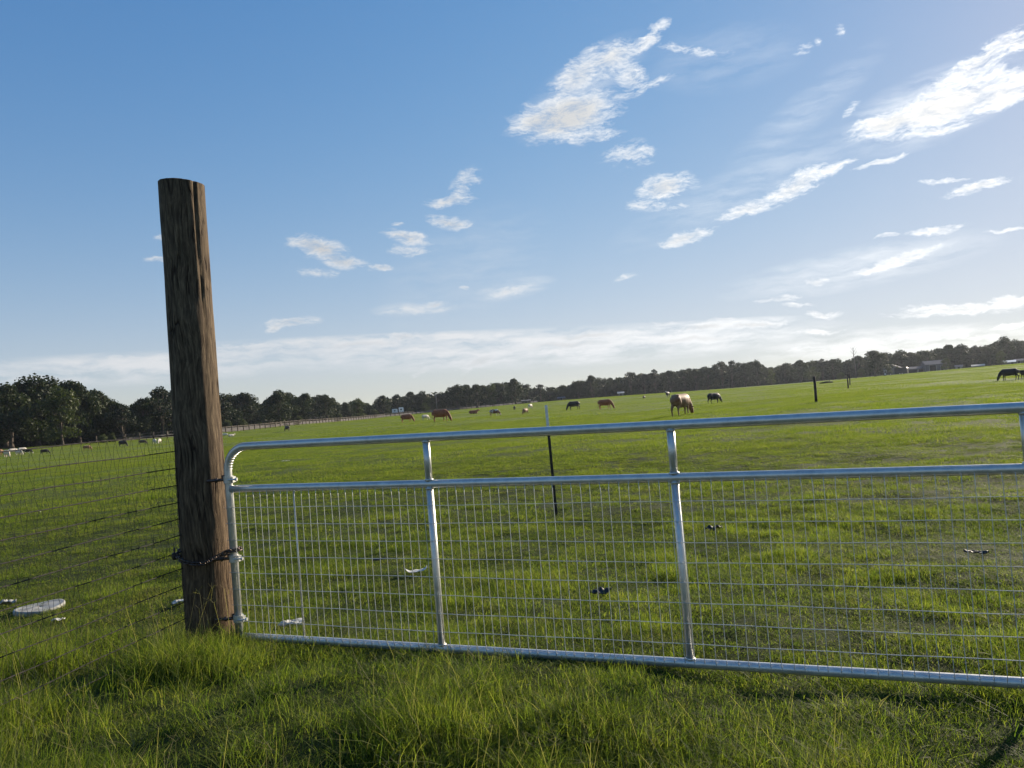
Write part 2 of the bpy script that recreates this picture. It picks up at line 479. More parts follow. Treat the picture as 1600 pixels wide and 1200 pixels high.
def mat_hide(name, c0, c1, spots=None, thr=.55, scale=1.6):
    m, t = mat_new(name)
    co = nd(t, 'ShaderNodeTexCoord')
    n = nd(t, 'ShaderNodeTexNoise', {'Vector': co.outputs['Object'], 'Scale': 5.0, 'Detail': 5.0})
    c = ramp(t, n.outputs['Fac'], [(.3, c0), (.7, c1)])
    if spots:
        s = nd(t, 'ShaderNodeTexNoise', {'Vector': co.outputs['Object'], 'Scale': scale, 'Detail': 2.0})
        f = nd(t, 'ShaderNodeMapRange', {'Value': s.outputs['Fac'], 'From Min': thr, 'From Max': thr + .03}).outputs[0]
        c = mix(t, f, c, (*spots, 1))
    sp = nd(t, 'ShaderNodeSeparateXYZ', {0: co.outputs['Object']})
    hoof = nd(t, 'ShaderNodeMapRange', {'Value': sp.outputs[2], 'From Min': .05, 'From Max': .09}).outputs[0]
    c = mix(t, hoof, (.03, .025, .02, 1), c)
    p = nd(t, 'ShaderNodeBsdfPrincipled', {'Base Color': c, 'Roughness': .6, 'Specular IOR Level': .3, 'Sheen Weight': .15})
    return finish(m, t, p.outputs[0])


M = dict(
    blade=mat_blade(), ground=mat_ground(), wood=mat_wood(), galv=mat_galv(),
    leaf=mat_leaf('dark_oak_leaves', (.010, .018, .006), (.034, .047, .014)),
    leaf2=mat_leaf('olive_leaves', (.022, .034, .010), (.065, .08, .022), .28),
    leaf3=mat_leaf('pine_needles', (.008, .015, .007), (.024, .035, .013), .15),
    bark=simple('bark', (.09, .07, .055), .9, var=.3, scale=3),
    deadwood=simple('dead_wood', (.14, .12, .10), .9),
    wire=simple('dull_wire', (.022, .019, .018), .85, .0, scale=30),
    chain=simple('dark_steel_chain', (.10, .075, .065), .42, .7, scale=60, var=.3),
    zinc=simple('zinc_wire', (.60, .60, .57), .5, .3, scale=30),
    black=simple('black_painted_steel', (.012, .012, .014), .45, scale=20),
    whitep=simple('white_paint', (.75, .75, .72), .5, var=.05, scale=20),
    plastic=simple('pale_plastic', (.26, .26, .24), .7, var=.25, scale=12),
    scrapw=simple('white_scrap', (.45, .45, .42), .6, var=.2, scale=20),
    scrapk=simple('black_scrap', (.015, .015, .016), .5, var=.3, scale=20),
    board=simple('dark_board', (.07, .055, .042), .85, var=.25, scale=2),
    greyroof=simple('grey_metal_roof', (.09, .095, .11), .95, var=.08, scale=.6),
    greywall=simple('grey_siding', (.085, .09, .10), .7, var=.1, scale=.7),
    palewall=simple('pale_wall', (.36, .35, .32), .7, var=.08, scale=.7),
    darkint=simple('painted_dark_opening', (.015, .015, .017), .9),  # opaque near-black colour stands in for shade inside doorways and open bays
    glass=simple('window_glass', (.03, .035, .045), .08),
    rubber=simple('rubber', (.02, .02, .02), .8),
    road=simple('dusty_road', (.11, .10, .085), .95, var=.2, scale=.4),
    darkpole=simple('creosoted_pole', (.045, .035, .03), .8, var=.25, scale=10),
    h_black=mat_hide('black_hide', (.006, .006, .007), (.016, .014, .014)),
    h_red=mat_hide('red_brown_hide', (.20, .058, .020), (.33, .11, .040)),
    h_tan=mat_hide('tan_hide', (.19, .095, .045), (.30, .165, .085), (.20, .08, .035), .60, 1.3),
    h_cream=mat_hide('cream_hide', (.55, .48, .38), (.68, .60, .50)),
    h_redwhite=mat_hide('red_and_white_hide', (.12, .045, .02), (.18, .07, .03), (.62, .54, .46), .50, 2.0),
    h_blackwhite=mat_hide('black_and_white_hide', (.01, .01, .01), (.02, .018, .018), (.65, .62, .57), .54, 1.7),
    h_dun=mat_hide('dark_dun_hide', (.045, .032, .025), (.08, .055, .04)),
)

# ------------------------------------------------------------------ terrain
CP = []   # (azimuth, ln distance, height)


def ctrl(u, v, dist):
    "the ground seen at photograph pixel (u, v) lies at this distance"
    d = ray(u, v); h = math.hypot(d[0], d[1])
    CP.append((math.atan2(d[0], d[1]), math.log(dist), CAM_H + d[2] / h * dist))


for a in np.linspace(-1.2, 1.2, 13):
    for r in (3, 6, 10, 16):
        CP.append((a, math.log(r), 0.0))
for p in [(1067, 649.5, 44), (689, 659, 81), (946, 639.5, 103), (1117, 631, 91), (1578, 594.5, 88), (896, 640, 118), (636, 660, 122), (773, 650, 140), (8, 714, 130),
          (192, 698, 140), (246, 693.5, 145), (821, 648, 140), (740, 646.5, 160), (1275, 628.5, 41), (1325, 607.5, 76), (1400, 600, 100), (449, 674, 165),
          (0, 700, 165), (120, 694, 168), (270, 685.5, 170), (350, 672.5, 185), (450, 666, 215), (600, 653, 300), (700, 642, 330), (800, 632, 360), (900, 622.5, 380), (1040, 614, 400),
          (1180, 604, 415), (1300, 594, 415), (1400, 586, 400), (1500, 576, 390), (1600, 565.5, 390), (1700, 558, 390), (-120, 710, 165)]:
    ctrl(*p)
CP = np.array(CP)


def ground(x, y, micro=True):
    x = np.asarray(x, float); y = np.asarray(y, float)
    sh = x.shape
    x = x.ravel(); y = y.ravel()
    r = np.hypot(x, y) + 1e-6
    az = np.arctan2(x, y)
    lr = np.log(np.clip(r, 1, 420))
    out = np.zeros_like(r)
    for s in range(0, len(r), 40000):
        e = slice(s, s + 40000)
        w = np.exp(-((az[e, None] - CP[None, :, 0]) / .12) ** 2 - ((lr[e, None] - CP[None, :, 1]) / .22) ** 2) + \
            1e-3 * np.exp(-((az[e, None] - CP[None, :, 0]) / .6) ** 2 - ((lr[e, None] - CP[None, :, 1]) / .7) ** 2) + 1e-9
        out[e] = (w * CP[None, :, 2]).sum(1) / w.sum(1)
    if micro:
        k = np.clip(r / 40, 0, 1)
        out = out + (fbm(x * .9, y * .9, 3, 4) - .5) * .13 * (1 - .3 * k) + (fbm(x * 3.1 + 7, y * 3.1, 5, 2) - .5) * .045 * np.clip((60 - r) / 30, 0, 1) + (fbm(x * .08, y * .08, 9, 3) - .5) * .35 * k * np.clip((400 - r) / 200, 0, 1)
        # low bank of the verge on the camera's side of the gate, at the left
        out = out + .10 * np.exp(-((x + 1.6) / 1.5) ** 2 - ((y - 3.6) / .7) ** 2)
    return out.reshape(sh)


def gz(x, y): return float(ground(np.array([x]), np.array([y]))[0])


def hit(u, v, lo=2.0, hi=420.0):
    "where the sight line through a photograph pixel meets the terrain"
    d = ray(u, v); h = math.hypot(d[0], d[1])
    ts = np.exp(np.linspace(math.log(lo), math.log(hi), 500))
    X = d[0] / h * ts; Y = d[1] / h * ts
    Z = CAM_H + d[2] / h * ts
    G = ground(X, Y)
    i = np.argmax(Z <= G) if (Z <= G).any() else len(ts) - 1
    if i > 0:
        a, b = (Z - G)[i - 1], (Z - G)[i]
        f = a / (a - b) if a != b else 0
        x = X[i - 1] + (X[i] - X[i - 1]) * f; y = Y[i - 1] + (Y[i] - Y[i - 1]) * f
    else:
        x, y = X[0], Y[0]
    return np.array([x, y, gz(x, y)])


def at_dist(u, dist, v=None):
    d = ray(u, v if v is not None else horizon_v(u)); h = math.hypot(d[0], d[1])
    x, y = d[0] / h * dist, d[1] / h * dist
    return np.array([x, y, gz(x, y)])


def depth_of(p): return float(-(RN.T @ (np.array(p) - np.array([0, 0, CAM_H])))[2])


# one sheet to the horizon: rings round the camera
NR, NA = 380, 900
rr = np.concatenate([[0.0], np.exp(np.linspace(math.log(.4), math.log(1500), NR - 1))])
aa = np.arange(NA) / NA * 2 * np.pi
RR, AA = np.meshgrid(rr[1:], aa, indexing='ij')
GX, GY = RR * np.sin(AA), RR * np.cos(AA)
GZ = ground(GX, GY)
V = np.concatenate([[[0, 0, gz(0, 0)]], np.stack([GX.ravel(), GY.ravel(), GZ.ravel()], 1)])
i = np.arange(NR - 2)[:, None]; k = np.arange(NA)[None, :]
k2 = (k + 1) % NA
Q = np.stack([1 + i * NA + k, 1 + (i + 1) * NA + k, 1 + (i + 1) * NA + k2, 1 + i * NA + k2 + 0 * i], -1).reshape(-1, 4)
T3 = np.stack([np.zeros(NA, int), 1 + np.arange(NA), 1 + (np.arange(NA) + 1) % NA], 1)
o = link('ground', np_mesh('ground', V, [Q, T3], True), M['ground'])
tag(o, 'wide green cattle pasture running back to the tree line', 'ground', kind='structure')

# ------------------------------------------------------------------ grass


def blades(name, n, hmin, hmax, w, spread, seed, arch=.5, seg=3, dry=.03, gauss=True, stalks=0):
    r = np.random.default_rng(seed)
    if gauss:
        P = r.normal(0, spread * .5, (n, 2))
    else:
        P = r.uniform(-spread, spread, (n, 2))
    H = r.uniform(hmin, hmax, n) * r.uniform(.6, 1, n)
    ang = r.uniform(0, 2 * np.pi, n)
    lean = np.abs(r.normal(0, 1, n)) * arch * H
    outv = np.stack([np.cos(ang), np.sin(ang)], 1)
    wa = ang + np.pi / 2 + r.normal(0, .6, n)
    wd = np.stack([np.cos(wa), np.sin(wa)], 1)
    W = w * r.uniform(.6, 1.3, n)
    tint = r.uniform(0, .95, n)
    tint[r.uniform(size=n) < dry] = 1.0
    VV, QQ, TT, C = [], [], [], []
    rows = []
    for s in range(seg + 1):
        t = s / seg
        c = P + outv * (lean * t ** 1.8)[:, None]
        z = H * (t - .18 * arch * t ** 3)
        if s < seg:
            hw = (W * (1 - .55 * t) / 2)[:, None] * wd
            rows.append(np.concatenate([c - hw, z[:, None]], 1)); rows.append(np.concatenate([c + hw, z[:, None]], 1))
        else:
            rows.append(np.concatenate([c, z[:, None]], 1))
    nv = len(rows)
    V = np.stack(rows, 1).reshape(-1, 3)
    V[:, 2] -= .01
    b = np.arange(n)[:, None] * nv
    faces = []
    for s in range(seg - 1):
        faces.append(b + np.array([[2 * s, 2 * s + 1, 2 * s + 3, 2 * s + 2]]))
    tri = b + np.array([[2 * seg - 2, 2 * seg - 1, 2 * seg]])
    F = ([np.concatenate(faces)] if faces else []) + [tri]
    tn = np.repeat(tint, nv)
    if stalks:
        sv, sf, st, base = [], [], [], len(V)
        for _ in range(stalks):
            p = np.append(r.normal(0, spread * .5, 2), 0); h = r.uniform(.75, 1.25) * hmax * 1.15; a = r.uniform(0, 6.28)
            l = r.uniform(.1, .5) * h
            tip = p + np.array([math.cos(a) * l, math.sin(a) * l, h]); mid = (p + tip) / 2 + np.array([-math.cos(a), -math.sin(a), .3]) * l * .18
            side = np.array([-math.sin(a), math.cos(a), 0]) * .0007
            q = [p - side, p + side, mid - side, mid + side, tip - side, tip + side]
            o_ = base + len(sv)
            sv += q; sf += [(o_, o_ + 1, o_ + 3, o_ + 2), (o_ + 2, o_ + 3, o_ + 5, o_ + 4)]
            for kx in range(r.integers(3, 5)):
                aa_ = r.uniform(0, 6.28); L = r.uniform(.035, .06)
                e_ = tip + np.array([math.cos(aa_) * L, math.sin(aa_) * L, L * r.uniform(.0, .6)])
                s2 = np.array([-math.sin(aa_), math.cos(aa_), 0]) * .0009
                o_ = base + len(sv)
                sv += [tip - s2, tip + s2, e_ + s2 * .6, e_ - s2 * .6]; sf += [(o_, o_ + 1, o_ + 2, o_ + 3)]
        V = np.concatenate([V, np.array(sv)]); tn = np.concatenate([tn, np.ones(len(sv)) * 1.0])
        F = [np.concatenate([F[0], np.array(sf)])] + F[1:]
    me = np_mesh(name, V, F)
    a = me.attributes.new('tint', 'FLOAT', 'POINT')
    a.data.foreach_set('value', tn.astype(np.float32))
    me.materials.append(M['blade'])
    return me


def grass_object(name, label, sources, pts, rots, scls, idx):
    "one stuff object: grass sods instanced on a cloud of points"
    src = bpy.data.collections.new(name + '_sods')
    for k_, me in enumerate(sources):
        src.objects.link(bpy.data.objects.new(f'{name}_sod_{k_}', me))
    me = bpy.data.meshes.new(name)
    me.vertices.add(len(pts))
    me.vertices.foreach_set('co', np.asarray(pts, np.float32).ravel())
    for nm, ty, dat, key in (('rot', 'FLOAT_VECTOR', rots, 'vector'), ('scl', 'FLOAT_VECTOR', scls, 'vector'), ('pick', 'INT', idx, 'value')):
        at = me.attributes.new(nm, ty, 'POINT')
        at.data.foreach_set(key, np.asarray(dat, np.int32 if ty == 'INT' else np.float32).ravel())
    me.update()
    me.materials.append(M['blade'])
    o = link(name, me)
    g = bpy.data.node_groups.new(name, 'GeometryNodeTree')
    g.interface.new_socket('Geometry', in_out='INPUT', socket_type='NodeSocketGeometry')
    g.interface.new_socket('Geometry', in_out='OUTPUT', socket_type='NodeSocketGeometry')
    gi = g.nodes.new('NodeGroupInput'); go = g.nodes.new('NodeGroupOutput')
    ci = g.nodes.new('GeometryNodeCollectionInfo')
    ci.inputs['Collection'].default_value = src
    ci.inputs['Separate Children'].default_value = True
    ci.inputs['Reset Children'].default_value = True
    ip = g.nodes.new('GeometryNodeInstanceOnPoints')
    ip.inputs['Pick Instance'].default_value = True

    def na(nm, ty):
        n = g.nodes.new('GeometryNodeInputNamedAttribute'); n.data_type = ty
        n.inputs['Name'].default_value = nm
        return [s for s in n.outputs if s.name == 'Attribute' and s.enabled][0]
    g.links.new(gi.outputs[0], ip.inputs['Points'])
    g.links.new(ci.outputs[0], ip.inputs['Instance'])
    g.links.new(na('pick', 'INT'), ip.inputs['Instance Index'])
    g.links.new(na('rot', 'FLOAT_VECTOR'), ip.inputs['Rotation'])
    g.links.new(na('scl', 'FLOAT_VECTOR'), ip.inputs['Scale'])
    g.links.new(ip.outputs[0], go.inputs[0])
    md = o.modifiers.new('sods', 'NODES')
    md.node_group = g
    tag(o, label, 'grass', kind='stuff')
    return o


def scatter(r0, r1, spacing, amax=.74, jitter=.5, seed=1):
    r = np.random.default_rng(seed)
    n = int(amax * (r1 ** 2 - r0 ** 2) / spacing ** 2)
    R = np.sqrt(r.uniform(r0 ** 2, r1 ** 2, n)); A = r.uniform(-amax, amax, n)
    return R * np.sin(A), R * np.cos(A)


def slope_rot(x, y, r):
    e = .3
    dx = (ground(x + e, y) - ground(x - e, y)) / (2 * e); dy = (ground(x, y + e) - ground(x, y - e)) / (2 * e)
    return np.stack([np.arctan(dy), -np.arctan(dx), np.zeros_like(x)], 1)


def gate_side(x, y):
    "positive on the camera's side of the gate and fence line"
    return -(np.asarray(y) - (4.81 - .372 * (np.asarray(x) + 1.85)))


r = np.random.default_rng(5)
# 1. tall rough grass of the verge, in front of the gate
n = 8500
x = r.uniform(-4.4, 3.4, n); y = r.uniform(1.2, 5.4, n)
tall = fbm(x * 1.1, y * 1.1, 40, 3)
side = gate_side(x, y)
left = np.clip((0.2 - x) / 2.0, 0, 1)
want = np.clip((side - .02) / .45, 0, 1) * (left * .95 + (1 - left) * np.clip((side - .30) / .6, 0, 1) * .85) * np.clip((tall - .36) * 7, .06, 1)
# strip of long grass under the gate's left end and round the post
want = np.maximum(want, .8 * np.exp(-((side + .02) / .12) ** 2) * np.clip((-.2 - x) / .6, 0, 1))
keep = r.uniform(size=n) < want
x, y, tall, side, left = x[keep], y[keep], tall[keep], side[keep], left[keep]
h = (.25 + 1.35 * tall) * (.55 + .50 * left) * (1 + .35 * np.exp(-((x + 2.1) ** 2 + (y - 4.6) ** 2) / .35)) * np.clip(.45 + side * .6, .45, 1.0)
tallsrc = [blades(f'tall_{i}', 95, .08, .30, .0030, .12, 60 + i, arch=.62, seg=4, dry=.02, stalks=1 if i % 3 == 0 else 0) for i in range(6)]
rot = slope_rot(x, y, r); rot[:, 2] = r.uniform(0, 6.28, len(x)); rot[:, :2] += r.normal(0, .12, (len(x), 2))
grass_object('tall_grass', 'rough tall grass with pale seed stalks on the verge before the gate', tallsrc,
             np.stack([x, y, ground(x, y)], 1), rot, np.stack([r.uniform(.9, 1.3, len(x))] * 2 + [h * 1.15], 1), r.integers(0, 6, len(x)))
# 2. short pasture turf, 1 to 16 m
x1, y1 = scatter(1.4, 9, .066, .80, seed=2)
x2, y2 = scatter(8, 20, .125, .76, seed=3)
x = np.concatenate([x1, x2]); y = np.concatenate([y1, y2])
big = np.concatenate([np.ones(len(x1)), np.full(len(x2), 1.35)])
f1 = fbm(x * 1.6, y * 1.6, 71, 4)
f2 = fbm(x * .55 + 9, y * .55, 81, 3)
keep = r.uniform(size=len(x)) < np.clip((f1 - .25) * 6, .80, 1)
vs = gate_side(x, y)
verge = np.clip((vs - .25) / .3, 0, 1) * np.clip((1.0 - x) / 1.5, 0, 1)
keep &= r.uniform(size=len(x)) > verge * .55
x, y, f1, f2, big, verge = x[keep], y[keep], f1[keep], f2[keep], big[keep], verge[keep]
turf = [blades(f'turf_{i}', 150, .012, .052, .0027, .11, 90 + i, arch=1.25, seg=3, dry=.03) for i in range(6)]
rot = slope_rot(x, y, r); rot[:, 2] = r.uniform(0, 6.28, len(x)); rot[:, :2] += r.normal(0, .1, (len(x), 2))
f4 = vnoise(x * 4.5, y * 4.5, 33)
hs_ = (.60 + 2.6 * np.clip(f1, 0, 1) ** 2.2) * (.6 + .9 * f2) * (.35 + 1.7 * f4 ** 2)
grass_object('pasture_grass', 'short grazed grass with thin patches around and beyond the gate', turf,
             np.stack([x, y, ground(x, y)], 1), rot, np.stack([big * r.uniform(.85, 1.3, len(x))] * 2 + [hs_ * .92], 1), r.integers(0, 6, len(x)))
# 3. middle field 18 to 60 m, 4. far field to the trees
x, y = scatter(17, 62, .48, .72, seed=4)
f1 = fbm(x * 1.1, y * 1.1, 21, 4)
keep = r.uniform(size=len(x)) < np.clip((f1 - .25) * 4, .6, 1)
x, y, f1 = x[keep], y[keep], f1[keep]
midt = [blades(f'mid_{i}', 420, .03, .085, 0.009, .66, 120 + i, arch=.8, seg=1, dry=.03) for i in range(4)]
rot = slope_rot(x, y, r); rot[:, 2] = r.uniform(0, 6.28, len(x))
o3 = (np.stack([x, y, ground(x, y)], 1), rot, np.stack([r.uniform(.9, 1.3, len(x))] * 2 + [.35 + 3.2 * np.clip(f1, 0, 1) ** 3], 1), r.integers(0, 4, len(x)))
x, y = scatter(58, 340, 2.7, .70, seed=6)
f1 = fbm(x * .35, y * .35, 31, 4)
far_t = [blades(f'far_{i}', 520, .05, .12, .03, 3.0, 140 + i, arch=.8, seg=1, dry=.02) for i in range(4)]
rot = slope_rot(x, y, r); rot[:, 2] = r.uniform(0, 6.28, len(x))
P_ = np.concatenate([o3[0], np.stack([x, y, ground(x, y)], 1)])
R_ = np.concatenate([o3[1], rot]); S_ = np.concatenate([o3[2], np.stack([r.uniform(.9, 1.3, len(x))] * 2 + [.4 + 3.0 * np.clip(f1, 0, 1) ** 3], 1)])
I_ = np.concatenate([o3[3], r.integers(0, 4, len(x)) + 4])
grass_object('field_grass', 'even green grass covering the open field where the cattle graze', midt + far_t, P_, R_, S_, I_)

# ------------------------------------------------------------------ big wooden post


def wooden_post():
    dep = 4.92
    b = ray(331, 1006) * dep + np.array([0, 0, CAM_H]); tp = ray(284.5, 288) * dep + np.array([0, 0, CAM_H])
    b0 = gz(b[0], b[1]) - .06
    ax = (tp - b) / (tp[2] - b[2])
    base = b + ax * (b0 - b[2])
    H = tp[2] - b0
    nz, na = 150, 72
    th = np.arange(na) / na * 2 * np.pi
    Z = np.linspace(0, 1, nz)
    V = []
    for z in Z:
        rad_ = .150 - .012 * z + .004 * math.sin(z * 5.3 + 1)
        hh = z * H
        dr = (fbm(np.cos(th) * 2.2 + 5, np.sin(th) * 2.2 + hh * .7, 3, 3) - .5) * .020 + (fbm(np.cos(th) * 11 + 5, np.sin(th) * 11 + hh * 1.6, 13, 4) - .5) * .008
        # knot swelling part way up, on the side towards the gate
        dr += .012 * np.exp(-((hh - 2.15) / .10) ** 2) * np.exp(-((np.angle(np.exp(1j * (th + .9)))) / .5) ** 2)
        # long drying checks
        for (c, w, lo, hi, dp) in ((-1.2, .035, .3, 1.25, .02), (-2.2, .03, 1.4, 2.7, .016), (-.55, .035, 1.9, 3.2, .018), (-1.75, .025, .1, .9, .012), (.2, .04, .8, 2.4, .02), (-.9, .03, 2.3, 3.0, .014), (-1.5, .022, 1.9, 2.9, .02), (-1.05, .02, 0.0, .6, .016), (-2.6, .03, .3, 1.6, .016)):
            if lo < hh < hi:
                wob = .06 * math.sin(hh * 4 + c)
                dr -= dp * np.exp(-((np.angle(np.exp(1j * (th - c - wob)))) / w) ** 2) * min(1, (hh - lo) * 4, (hi - hh) * 4)
        R = rad_ + dr
        c = ax * hh
        tilt = (-.10 * (R * np.cos(th))) * (z ** 40)
        V.append(np.stack([c[0] + R * np.cos(th), c[1] + R * np.sin(th), c[2] + tilt], 1))
    V = np.concatenate(V)
    F = []
    for i_ in range(nz - 1):
        for k_ in range(na):
            F.append((i_ * na + k_, i_ * na + (k_ + 1) % na, (i_ + 1) * na + (k_ + 1) % na, (i_ + 1) * na + k_))
    mb = MB(); mb.add(V, F)
    # top face, slightly sunken heart
    n0 = (nz - 1) * na
    top = V[n0:n0 + na]; cen = top.mean(0)
    inner = cen + (top - cen) * .93 + [0, 0, .004]
    mb2V = np.concatenate([top, inner, [cen + [0, 0, -.004]]])
    FF = [(k_, (k_ + 1) % na, na + (k_ + 1) % na, na + k_) for k_ in range(na)] + [(na + k_, na + (k_ + 1) % na, 2 * na) for k_ in range(na)]
    mb.add(mb2V, FF)
    o = mb.build('wooden_post', M['wood'], smooth=True, loc=base)
    tag(o, 'thick round weathered wooden gate post leaning slightly, sunlit on one side', 'post')
    return base, ax, H


POST, POST_AX, POST_H = wooden_post()


def post_at(z): return POST + POST_AX * (z - POST[2])


# ------------------------------------------------------------------ farm gate
G0 = np.array([-1.8465, 4.8135]); G1 = np.array([2.141, 3.320])
GD = (G1 - G0) / np.linalg.norm(G1 - G0)
GN = np.array([-GD[1], GD[0]]) * -1   # towards the camera
if np.dot(GN, -G0) < 0: GN = -GN
GLEN = np.linalg.norm(G1 - G0)
GTILT = -.064 / GLEN
ZT, ZM, ZB = 1.311, 1.0445, .1115


def gp(s, z, off=0.0):
    xy = G0 + GD * s + GN * off
    return np.array([xy[0], xy[1], z + GTILT * s])


def gate_s(u, v):
    "distance along the gate at a photograph pixel"
    d = ray(u, v)
    n_ = GN
    t_ = np.dot(G0, n_) / np.dot(d[:2], n_)
    return float(np.dot(d[:2] * t_ - G0, GD))


def farm_gate():
    g = empty('farm_gate', (G0[0], G0[1], gz(*G0)))
    tag(g, 'long galvanised tube farm gate with wire mesh across its lower part', 'gate')
    base = np.array(g.location)
    sR = GLEN * 1.333
    rt = .0245
    fr = MB()
    pts = [gp(0, ZB - .005), gp(0, ZM), gp(0, ZT - .15)]
    rads = [rt, rt, rt]
    for k_ in range(1, 19):
        a = k_ / 19 * math.pi / 2
        pts.append(gp(.15 * (1 - math.cos(a)), ZT - .15 + .15 * math.sin(a)))
        rads.append(rt * (1 + .05 * math.sin(k_ * math.pi)))
    for s_ in np.linspace(.15, sR - .15, 16):
        pts.append(gp(s_, ZT)); rads.append(rt)
    for k_ in range(1, 13):
        a = k_ / 13 * math.pi / 2
        pts.append(gp(sR - .15 + .15 * math.sin(a), ZT - .15 + .15 * math.cos(a))); rads.append(rt)
    pts += [gp(sR, ZT - .15), gp(sR, ZB - .005)]; rads += [rt, rt]
    fr.tube(np.array(pts) - base, rads, 28)
    f = fr.build('frame', M['galv'], g, smooth=True)
    # crimp wrinkles on the inside of the bend
    cr = MB()
    for k_ in range(11):
        a = (k_ + .5) / 11 * math.pi / 2
        c = gp(.15 - (.15 - rt * .62) * math.cos(a), ZT - .15 + (.15 - rt * .62) * math.sin(a))
        rd = gp(.15, ZT - .15) - gp(.15 - math.cos(a), ZT - .15 + math.sin(a))
        q = [c + np.append(GN, 0) * (.020 * math.cos(b)) + rd * (.010 * math.sin(b) if math.sin(b) > 0 else 0) for b in np.linspace(0, math.pi, 9)]
        cr.tube(np.array(q) - base, .0028, 8)
    cr.build('bend_crimp', M['galv'], f, smooth=True)
    for nm, z in (('bottom_rail', ZB), ('mid_rail', ZM)):
        m_ = MB()
        ss = np.linspace(.018, sR - .018, 30)
        m_.tube(np.array([gp(s_, z, 0) for s_ in ss]) - base, rt * (.96 if nm == 'mid_rail' else .99), 28)
        m_.build(nm, M['galv'], g, smooth=True)
    sb = [gate_s(668, 720), gate_s(1050, 700), gate_s(1605, 690)]
    for s_ in sb:
        m_ = MB()
        m_.tube(np.array([gp(s_ - .0, z) for z in (ZB + rt * .7, .5, ZM - rt * .5)]) - base, .0205, 22)
        m_.tube(np.array([gp(s_, z) for z in (ZM + rt * .5, ZT - rt * .7)]) - base, .0205, 22)
        for z in (ZB + rt, ZM - rt, ZM + rt, ZT - rt):   # weld beads
            m_.tube(np.array([gp(s_, z) + np.array([math.cos(a) * .0215, math.sin(a) * .0215, random.uniform(-.002, .002)]) for a in np.linspace(0, 6.28, 17)[:-1]]) - base, .0050, 6, closed=True)
        m_.build('brace', M['galv'], g, smooth=True)
    # light flat stay a little way in from the hinge end
    s_ = gate_s(466, 870)
    m_ = MB()
    m_.tube(np.array([gp(s_, ZM - rt, .0), gp(s_, ZB + rt, .0)]) - base, [[.0048, .003]] * 2, 10)
    m_.build('stay', M['galv'], g, smooth=True)
    # mesh panel: wires welded on the near face
    w = MB()
    k_ = 0
    s_ = .05
    while s_ < sR - .03:
        j = random.uniform(-.0015, .0015)
        zz = [ZM - rt * .4, ZM - .06, .7, .4, ZB + .05, ZB - rt * .55]
        oo = [rt + .0015, .027, .027 + random.uniform(-.003, .003), .027, .027, rt * .85]
        js = np.cumsum([0] + [random.gauss(0, .0016) for _ in range(5)])
        w.tube(np.array([gp(s_ + j * (i_ % 2) + js[i_], z, o_) for i_, (z, o_) in enumerate(zip(zz, oo))]) - base, .00165, 6)
        s_ += .0515
    for q in range(9):
        z = ZM - .030 - .1016 * (q + .85)
        if z < ZB + .03: break
        ss = np.linspace(-rt * .8, sR + rt * .8, 60)
        w.tube(np.array([gp(a, z + .0018 * math.sin(a * 3 + q) + .0012 * math.sin(a * 11 + q * 2), .030) for a in ss]) - base, .00175, 6)
    w.build('mesh_panel', M['zinc'], g, smooth=True)
    # hinges
    for z in (1.105, .605, .225):
        hb = MB()
        c = gp(0, z)
        hb.tube(np.array([c + [0, 0, -.022], c + [0, 0, .022]]) - base, .0315, 24)
        n3 = np.append(GN, 0); d3 = np.append(GD, 0)
        hb.box((-.004, -.014, -.018), (.004, .014, .018), Matrix.Translation(Vector(c + d3 * .042 - base)) @ Matrix.Rotation(math.atan2(GD[1], GD[0]), 4, 'Z'))
        hh = hb.build('hinge', M['galv'], g, smooth=False)
        bt = MB()
        bt.tube(np.array([c + d3 * .02 + n3 * .030, c + d3 * .075 + n3 * .012]) - base, .0055, 10)
        bt.tube(np.array([c + d3 * .066 + n3 * .016, c + d3 * .078 + n3 * .012]) - base, .011, 6)
        bt.build('hinge_bolt', M['galv'], hh, smooth=False)
        # screw hook reaching from the post to the collar
        hk = MB()
        pc = post_at(z)
        dv = c - pc; dv[2] = 0; L = np.linalg.norm(dv); dv /= L
        p0 = pc + dv * .12 + n3 * .06; p1 = c - dv * .036 + n3 * .01
        hk.tube(np.array([p0, p0 * .3 + p1 * .7, p1, p1 + [0, 0, .012], p1 + [0, 0, .03]]) - base, .0105, 10)
        hk.tube(np.array([p0 * .45 + p1 * .55, p0 * .35 + p1 * .65]) - base, .017, 6)
        hk.build('hinge_pin', M['chain'], hh, smooth=False)
    return g


farm_gate()


